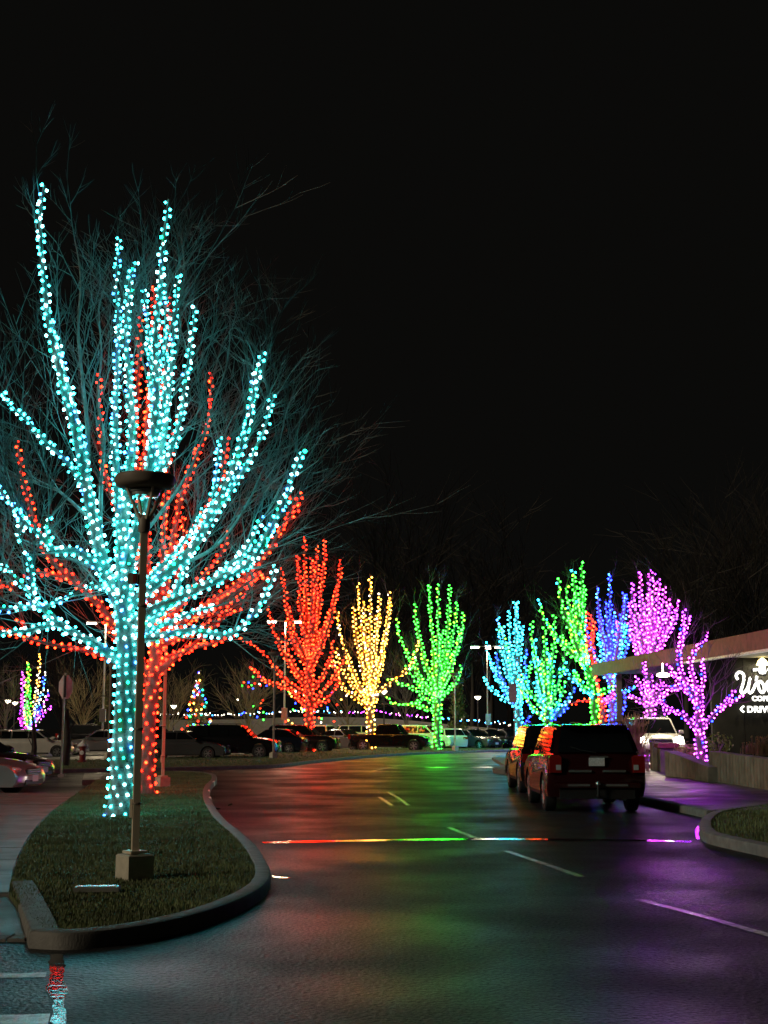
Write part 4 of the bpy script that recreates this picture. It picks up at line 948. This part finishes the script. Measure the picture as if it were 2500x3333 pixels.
# ------------------------------------------------------------------ vehicles
def paint(name, col, rough=0.22, metal=0.3): return mat('paint_' + name, col, rough, metal=metal, coat=0.6, noise=0.06, nscale=3)
KINDS = {
 'sedan': dict(L=4.7, W=1.82, wb=2.75, wr=0.33, top=[(-2.31, 0.45), (-2.35, 0.62), (-2.33, 0.86), (-2.22, 0.98), (-1.7, 1.02), (-0.5, 0.99), (0.85, 0.96), (1.55, 0.88), (2.05, 0.76), (2.26, 0.64), (2.34, 0.50), (2.33, 0.34)], A=(1.0, 0.92), B=(0.22, 1.43), C=(-0.85, 1.43), D=(-1.85, 1.0), pil=(-0.25,)),
 'hatch': dict(L=4.4, W=1.80, wb=2.65, wr=0.33, top=[(-2.12, 0.45), (-2.18, 0.66), (-2.15, 0.92), (-2.05, 1.02), (-1.6, 1.04), (-0.5, 1.0), (0.85, 0.97), (1.5, 0.90), (1.92, 0.78), (2.12, 0.64), (2.19, 0.50), (2.18, 0.34)], A=(1.02, 0.93), B=(0.20, 1.48), C=(-1.15, 1.47), D=(-2.0, 1.0), pil=(-0.25, -1.15)),
 'suv': dict(L=4.9, W=1.98, wb=2.86, wr=0.38, top=[(-2.36, 0.48), (-2.44, 0.62), (-2.43, 0.80), (-2.36, 1.08), (-2.28, 1.17), (-1.2, 1.16), (0.95, 1.13), (1.65, 1.08), (2.12, 0.98), (2.32, 0.84), (2.40, 0.62), (2.38, 0.40)], A=(1.12, 1.08), B=(0.42, 1.72), C=(-1.92, 1.73), D=(-2.34, 1.14), pil=(-0.15, -1.2)),
 'pickup': dict(L=5.4, W=1.92, wb=3.4, wr=0.39, top=[(-2.66, 0.55), (-2.68, 0.75), (-2.66, 1.14), (-1.0, 1.15), (-0.9, 1.15), (0.95, 1.15), (1.8, 1.12), (2.4, 1.04), (2.62, 0.88), (2.68, 0.62), (2.66, 0.45)], A=(1.15, 1.1), B=(0.62, 1.78), C=(-0.72, 1.78), D=(-0.95, 1.14), pil=(0.0,)),
}
def profile(K):
    wr = K['wr'] + 0.055; wb = K['wb']; zb = 0.24 if K['wr'] < 0.36 else 0.32; top = K['top']; P = list(top)
    xf, xr = wb / 2 + 0.03, -wb / 2 + 0.03
    P.append((top[-1][0] - 0.08, zb))
    for cx in (xf, xr):
        cz = K['wr']
        s = math.asin(min(1, (cz - zb) / wr))
        for i in range(11):
            a = -s + (math.pi + 2 * s) * i / 10; P.append((cx + wr * math.cos(a), cz + wr * math.sin(a)))
    P.append((top[0][0] + 0.07, zb)); return P, xf, xr, zb
PROTO = {}
def wheel_meshes(r):
    key = round(r, 2)
    if key in PROTO: return PROTO[key]
    mb = MB(); w = 0.115; mb.lathe([(r * 0.66, -w), (r * 0.93, -w), (r * 0.985, -w * 0.8), (r, -w * 0.4), (r, w * 0.4), (r * 0.985, w * 0.8), (r * 0.93, w), (r * 0.66, w)], (0, 0, 0), 28, axis='y'); ty = mb.mesh('tyre', M_TYRE, smooth=35, fix=True)
    mb = MB(); mb.lathe([(r * 0.67, -0.09), (r * 0.67, 0.10), (r * 0.60, 0.105), (r * 0.58, 0.05)], (0, 0, 0), 24, axis='y')
    for k in range(6):
        a = k * math.pi / 3; d = Vector((math.cos(a), 0, math.sin(a)))
        for s in (-0.16, 0.16):
            e = Vector((math.cos(a + s), 0, math.sin(a + s)))
            mb.tube([d * r * 0.10 + Vector((0, 0.088, 0)), e * r * 0.61 + Vector((0, 0.09, 0))], [r * 0.09, r * 0.07], 4)
    mb.lathe([(r * 0.17, 0.07), (r * 0.15, 0.11), (r * 0.02, 0.115)], (0, 0, 0), 14, axis='y'); rm = mb.mesh('rim', M_RIM, smooth=35, fix=True)
    mb = MB(); mb.lathe([(r * 0.6, 0.0), (r * 0.6, 0.03), (r * 0.05, 0.03)], (0, 0, 0), 20, axis='y'); dk = mb.mesh('brake_disc', M_BLACK)
    PROTO[key] = (ty, rm, dk); return PROTO[key]
def car(name, label, cat, loc, yaw, kind, pm, group=None, lit=False, detail=1, z=0.0, plate=True):
    """x forward, y left; yaw 0 points the nose along +x"""
    K = KINDS[kind]; P, xf, xr, zb = profile(K); hw = K['W'] / 2; n = len(P)
    root = thing(name, label, cat, (loc[0], loc[1], z), yaw, group)
    lay = [(-1.0, 0.945, 0.055), (-0.965, 0.965, 0.022), (-0.80, 0.985, 0.004), (-0.4, 0.998, -0.006), (0.4, 0.998, -0.006), (0.80, 0.985, 0.004), (0.965, 0.965, 0.022), (1.0, 0.945, 0.055)]
    vs = []; nt = len(K['top'])
    for u, sx, dz in lay:
        for i, (x, zz) in enumerate(P):
            yy = hw * u
            if i < nt:
                zq = zz - (dz if zz > 0.8 else 0); xq = x * sx
                if abs(u) == 1.0 and 0.45 < zz < 0.9: pass
            else: zq = zz; xq = x if i not in (nt, n - 1) else x * sx
            # flanks bulge a little at mid height
            if abs(u) > 0.9: yy *= 1.0 - 0.03 * max(0.0, (zz - 0.75)) / 0.4 - (0.03 if zz < zb + 0.05 else 0)
            vs.append((xq, yy, zq))
    fs = []
    for l in range(len(lay) - 1):
        for i in range(n):
            j = (i + 1) % n; fs.append((l * n + i, l * n + j, (l + 1) * n + j, (l + 1) * n + i))
    fs.append(tuple(range(n - 1, -1, -1))); fs.append(tuple((len(lay) - 1) * n + i for i in range(n)))
    mb = MB(); mb.add(vs, fs); body = mb.build('body', pm, root, smooth=32, local=True, fix=True)
    # cabin
    A, B, C, D = K['A'], K['B'], K['C'], K['D']; wb_, wt = hw * 0.93, hw * 0.76
    M1 = ((B[0] + C[0]) / 2, max(B[1], C[1]) + 0.03)
    st = [(A[0], A[1] - 0.06, wb_ * 1.0), (B[0], B[1], wt), (B[0] * 0.6 + M1[0] * 0.4, M1[1] - 0.01, wt), (M1[0] * 0.5 + C[0] * 0.5, M1[1] - 0.005, wt), (C[0], C[1], wt * 0.97), (D[0], D[1] - 0.06, wb_ * 0.95)]
    vs = []; us = (-1, -0.93, -0.5, 0, 0.5, 0.93, 1)
    for (x, zz, w) in st:
        for u in us: vs.append((x - (0.05 if x > 0.4 else -0.04 if x < C[0] + 0.02 else 0) * abs(u) ** 3, w * u, zz + (0.02 * (1 - u * u) if zz > 1.3 else 0) - (0.035 if abs(u) == 1 and zz > 1.3 else 0)))
    fs = []; k = len(us)
    for i in range(len(st) - 1):
        for j in range(k - 1): fs.append((i * k + j, i * k + j + 1, (i + 1) * k + j + 1, (i + 1) * k + j))
    fs.append(tuple(i * k for i in range(len(st)))); fs.append(tuple(i * k + k - 1 for i in reversed(range(len(st)))))
    mb = MB(); mb.add(vs, fs); mb.build('roof', pm, root, smooth=30, local=True, fix=True)
    def pane(nm, q, off=0.008, m=M_GLASS, par=root):
        q = [Vector(v) for v in q]; c = sum(q, Vector()) / len(q); nn = (q[1] - q[0]).cross(q[2] - q[0]).normalized()
        if nn.dot(c - Vector((M1[0], 0, 0.6))) < 0: nn = -nn
        a = [v + nn * off for v in q]; bk = [v - nn * 0.02 for v in q]; m_ = len(q); mb = MB()
        mb.add(a + bk, [tuple(range(m_))] + [(i, (i + 1) % m_, m_ + (i + 1) % m_, m_ + i) for i in range(m_)]); return mb.build(nm, m, par, local=True, fix=True)
    def lp(a, c, t): return (a[0] + (c[0] - a[0]) * t, a[1] + (c[1] - a[1]) * t)
    def wz(zz): t = (zz - A[1]) / (B[1] - A[1]); return wb_ + (wt - wb_) * min(1, max(0, t))
    a0, a1 = lp(A, B, 0.07), lp(A, B, 0.93); pane('windscreen', [(a0[0], wz(a0[1]) * 0.90, a0[1]), (a1[0], wz(a1[1]) * 0.88, a1[1]), (a1[0], -wz(a1[1]) * 0.88, a1[1]), (a0[0], -wz(a0[1]) * 0.90, a0[1])], 0.022)
    d0, d1 = lp(D, C, 0.10), lp(D, C, 0.88); pane('rear_window', [(d0[0], wz(d0[1]) * 0.86, d0[1]), (d1[0], wz(d1[1]) * 0.84, d1[1]), (d1[0], -wz(d1[1]) * 0.84, d1[1]), (d0[0], -wz(d0[1]) * 0.86, d0[1])], 0.022)
    z0 = max(A[1], D[1]) + 0.05; z1 = min(B[1], C[1]) - 0.055
    def xfr(zz): t = (zz - A[1]) / (B[1] - A[1]); return A[0] + (B[0] - A[0]) * t - 0.16
    def xre(zz): t = (zz - D[1]) / (C[1] - D[1]); return D[0] + (C[0] - D[0]) * t + 0.16
    cuts = [None] + list(K['pil']) + [None]
    for s in (-1, 1):
        for i in range(len(cuts) - 1):
            hi = (lambda zz: xfr(zz)) if cuts[i] is None else (lambda zz, c=cuts[i]: c - 0.04)
            lo = (lambda zz: xre(zz)) if cuts[i + 1] is None else (lambda zz, c=cuts[i + 1]: c + 0.04)
            if hi(z1) - lo(z1) < 0.12 and hi(z0) - lo(z0) < 0.12: continue
            q = [(hi(z0), s * wz(z0), z0), (lo(z0), s * wz(z0), z0), (min(lo(z1), hi(z1) - 0.02), s * wz(z1), z1), (hi(z1), s * wz(z1), z1)]
            pane('side_window', q, 0.012)
    # wheels
    ty, rm, dk = wheel_meshes(K['wr'])
    for x in (xf, xr):
        for s in (-1, 1):
            w = link('wheel', ty, root, (x, s * (hw - 0.14), K['wr'])); w.rotation_euler = (0, random.uniform(0, 1), 0 if s > 0 else math.pi)
            link('rim', rm, w, (0, 0.012, 0)); link('brake_disc', dk, w, (0, 0.0, 0))
    # lamps and trim
    fx = max(p[0] for p in K['top']); rx = min(p[0] for p in K['top']); hz = {'sedan': 0.66, 'hatch': 0.70, 'suv': 0.88, 'pickup': 0.93}[kind]
    for s in (-1, 1):
        mb = MB(); mb.lathe([(0.01, -0.14), (0.07, -0.10), (0.085, 0.0), (0.06, 0.10), (0.01, 0.13)], (0, 0, 0), 10, axis='y'); mb.v = [(v[0] * 1.6 + fx * 0.905, v[1] * 1.35 + s * hw * 0.76, v[2] * 0.85 + hz) for v in mb.v]
        if lit: mb.v = [(fx * 0.97 + (v[0] - fx * 0.905) * 0.7, s * hw * 0.76 + (v[1] - s * hw * 0.76) * 0.75, hz + (v[2] - hz) * 1.9) for v in mb.v]
        hl = mb.build('headlight', emit('headlamp_on', (1.0, 0.96, 0.80), 90) if lit else M_LENS, root, smooth=60, local=True)
        if not lit:
            mb = MB(); mb.box((fx * 0.86, s * hw * 0.915, hz + 0.01), (0.14, 0.05, 0.06), ch=0.01); mb.build('indicator', M_AMBER, hl, local=True)
        if kind in ('suv', 'pickup'): tl = (rx + 0.055, s * hw * 0.845, 0.98); sz = (0.16, 0.24, 0.34)
        else: tl = (rx + 0.10, s * hw * 0.78, 0.84); sz = (0.20, 0.34, 0.16)
        mb = MB(); mb.box(tl, sz, ch=0.04); t = mb.build('tail_light', M_TAIL, root, local=True)
        mb = MB(); mb.box((tl[0] - 0.02, tl[1] - s * sz[1] * 0.25, tl[2] - sz[2] * 0.2), (sz[0] * 0.9, sz[1] * 0.4, sz[2] * 0.3)); mb.build('reverse_lens', M_LENS, t, local=True)
        mb = MB(); mx = A[0] - 0.25; mb.box((mx, s * (hw + 0.09), A[1] + 0.10), (0.12, 0.20, 0.14), ch=0.04); mb.build('mirror', pm, root, local=True)
        for hx in (0.28, -0.72)[: 2 if kind != 'pickup' else 1]:
            mb = MB(); mb.box((hx, s * (hw * 0.985), A[1] - 0.12), (0.18, 0.035, 0.03), ch=0.01); mb.build('door_handle', M_CHROME if detail > 1 else pm, root, local=True)
        mb = MB(); mb.box((0.0, s * hw * 0.975, zb + 0.03), (K['wb'] - K['wr'] * 2.6, 0.03, 0.07)); mb.build('sill', M_BLACK, root, local=True)
    mb = MB(); mb.box((fx * 0.985 - 0.02, 0, hz - 0.06), (0.06, hw * 0.95, 0.17), ch=0.03); gl = mb.build('grille', M_BLACK, root, local=True)
    for k in range(3):
        mb = MB(); mb.box((fx * 0.985 + 0.012, 0, hz - 0.12 + k * 0.055), (0.02, hw * 0.9, 0.018)); mb.build('bar', M_CHROME, gl, local=True)
    mb = MB(); mb.box((fx * 0.975, 0, zb + 0.12), (0.10, hw * 1.2, 0.13), ch=0.03); mb.build('air_intake', M_BLACK, root, local=True)
    for s in (-1, 1):
        mb = MB(); mb.box((fx * 0.935, s * hw * 0.74, zb + 0.17), (0.10, 0.20, 0.09), rz=-s * 0.35, ch=0.02); mb.build('fog_light', M_LENS, root, local=True)
    if plate:
        mb = MB(); mb.box((fx + 0.01, 0, zb + 0.20), (0.02, 0.34, 0.16)); mb.build('licence_plate', M_PLATE, root, local=True)
    pz = {'sedan': 0.80, 'hatch': 0.82, 'suv': 1.02, 'pickup': 0.62}[kind]
    mb = MB(); mb.box((rx - 0.002 + (0.02 if kind == 'suv' else 0), 0, pz), (0.03, 0.31, 0.16)); mb.build('licence_plate', M_PLATE, root, local=True)
    if kind == 'suv':
        for s in (-1, 1):
            mb = MB(); zr = M1[1] + 0.055; yy = s * wt * 0.86
            mb.tube([(0.25, yy, zr - 0.06), (0.12, yy, zr), (-1.65, yy, zr), (-1.82, yy, zr - 0.06)], 0.018, 6); mb.build('roof_rail', M_BLACK, root, local=True, smooth=50)
    if lit:
        for s in (-1, 1):
            l = bpy.data.lights.new('headlight_beam', 'SPOT'); l.energy = 420; l.spot_size = R(100); l.spot_blend = 0.8; l.shadow_soft_size = 0.08; l.color = (1.0, 0.84, 0.52)
            o = bpy.data.objects.new('headlight_beam', l); COL.objects.link(o); o.parent = root; o.location = (fx + 0.12, s * hw * 0.76, hz); o.rotation_euler = Vector((1, s * 0.15, -0.06)).to_track_quat('-Z', 'Y').to_euler()
    return root

P_BLK = paint('black', (0.010, 0.010, 0.012)); P_MAR = paint('maroon', (0.032, 0.004, 0.005)); P_SIL = paint('silver', (0.42, 0.42, 0.43), 0.28, 0.7)
P_WHT = paint('white', (0.62, 0.60, 0.55), 0.25, 0.0); P_GRY = paint('grey', (0.10, 0.105, 0.11), 0.26, 0.5); P_DBL = paint('dark_blue', (0.012, 0.016, 0.03)); P_BEI = paint('beige', (0.40, 0.36, 0.28), 0.28, 0.3)
# the dark four-wheel drive at the kerb
suv = car('parked_car', 'large dark maroon four-wheel drive seen from behind at the right kerb', 'car', (4.27, 30.0), R(90), 'suv', P_MAR, detail=2)
K = KINDS['suv']
for s in (-1, 1):
    mb = MB(); mb.box((-2.435, s * 0.34, 0.84), (0.05, 0.46, 0.045), ch=0.01); mb.build('chrome_strip', M_CHROME, suv, local=True)
    mb = MB(); mb.box((-2.48, s * 0.38, 0.565), (0.04, 0.44, 0.045), ch=0.01); mb.build('bumper_strip', M_CHROME, suv, local=True)
    mb = MB(); mb.lathe([(0.045, 0), (0.05, 0.12)], (-2.36, s * 0.55, 0.30), 12, axis='x'); mb.build('exhaust', M_STEEL, suv, local=True)
mb = MB(); mb.box((-2.44, 0, 0.56), (0.08, 1.72, 0.10), ch=0.03); mb.build('bumper', P_MAR, suv, local=True)
mb = MB(); mb.box((-2.38, 0, 0.40), (0.10, 1.50, 0.22), ch=0.02); mb.build('bumper_valance', M_BLACK, suv, local=True)
mb = MB(); mb.tube([(-2.3, 0, 0.36), (-2.54, 0, 0.36), (-2.54, 0, 0.56)], 0.028, 8); mb.build('tow_bar', M_BLACK, suv, local=True)
mb = MB(); mb.lathe([(0.01, 0), (0.05, 0.03), (0.055, 0.06), (0.03, 0.10), (0.005, 0.11)], (-2.54, 0, 0.54), 12); mb.build('tow_ball', M_CHROME, suv, local=True, smooth=60)
mb = MB(); mb.box((-2.06, 0, 1.735), (0.34, 1.30, 0.035), ch=0.012); mb.build('spoiler', P_MAR, suv, local=True)
mb = MB(); mb.box((-2.40, -0.05, 1.12), (0.03, 0.36, 0.035), ch=0.01); mb.build('hatch_handle', M_CHROME, suv, local=True)
mb = MB(); mb.tube([(-2.385, 0.0, 1.20), (-2.36, 0.30, 1.25), (-2.33, 0.52, 1.32)], 0.012, 5); mb.build('wiper', M_BLACK, suv, local=True)
car('parked_car', 'black car parked in front of the maroon four-wheel drive', 'car', (4.50, 37.6), R(90), 'suv', P_BLK, detail=2)
wc = at(2125, 2400, 56.5)
car('parked_car', 'white four-wheel drive facing out with bright headlights by the shop', 'car', (wc.x, 56.8), R(-92), 'suv', P_WHT, lit=True, z=0.3)
# left edge: two noses
p = gr(107, 2592); car('parked_car', 'silver saloon nose poking in beside the footpath', 'car', (p.x - 2.35, p.y + 0.6), R(-8), 'sedan', P_SIL, detail=2)
p = gr(134, 2556); car('parked_car', 'dark red saloon nosed in behind the silver one', 'car', (p.x - 2.3, p.y + 0.8), R(-10), 'sedan', P_MAR, detail=2)
# car park row: picture x of the centre, depth, heading, kind, paint
row = [
 (118, 74, 0, 'hatch', P_WHT, 'white hatchback side on behind the thin tree'),
 (20, 86, 8, 'sedan', P_BEI, 'pale car mostly hidden behind the white hatchback'),
 (330, 82, 184, 'sedan', P_SIL, 'silver saloon pointing towards the hydrant'),
 (300, 98, 5, 'suv', P_BLK, 'black people carrier standing behind the silver saloon'),
 (600, 70, -4, 'sedan', P_GRY, 'dark grey saloon nosing out behind the second lamp post'),
 (500, 82, 2, 'suv', P_BLK, 'black estate between the red trunk and the dark grey saloon'),
 (765, 72, -5, 'suv', P_BLK, 'black four-wheel drive with a shining front wheel left of a lamp post'),
 (885, 84, 170, 'hatch', P_DBL, 'dark hatchback with red rear lamps behind the lamp post'),
 (985, 88, -8, 'suv', P_BLK, 'black car behind the red trunk on the verge'),
 (1048, 97, 80, 'suv', P_WHT, 'white van tail between the red and yellow trunks'),
 (1120, 94, -35, 'sedan', P_GRY, 'grey saloon facing out between the red and yellow trunks'),
 (1270, 92, -10, 'pickup', P_BLK, 'black pickup truck right of the yellow trunk'),
 (1375, 98, -15, 'suv', P_WHT, 'white four-wheel drive left of the green trunk'),
 (1462, 99, 100, 'hatch', P_WHT, 'white hatchback seen from behind right of the green trunk'),
 (1532, 100, -40, 'sedan', P_GRY, 'dark grey saloon third from the grey sign post'),
 (1590, 101, -42, 'sedan', P_BLK, 'black saloon second from the grey sign post'),
 (1648, 102, -40, 'sedan', P_DBL, 'dark blue saloon next to the grey sign post'),
 (1180, 112, 5, 'suv', P_SIL, 'silver roofed car in the second row behind the grey saloon'),
 (700, 100, 4, 'suv', P_GRY, 'grey car in the second row behind the black four-wheel drive'),
 (1440, 114, 5, 'sedan', P_BEI, 'pale car in the second row behind the green trunk'),
]
for px, Y, yaw, kind, pm, lb in row:
    x = at(px, 2420, Y).x; car('parked_car', lb, 'car', (x, Y), R(yaw), kind, pm)
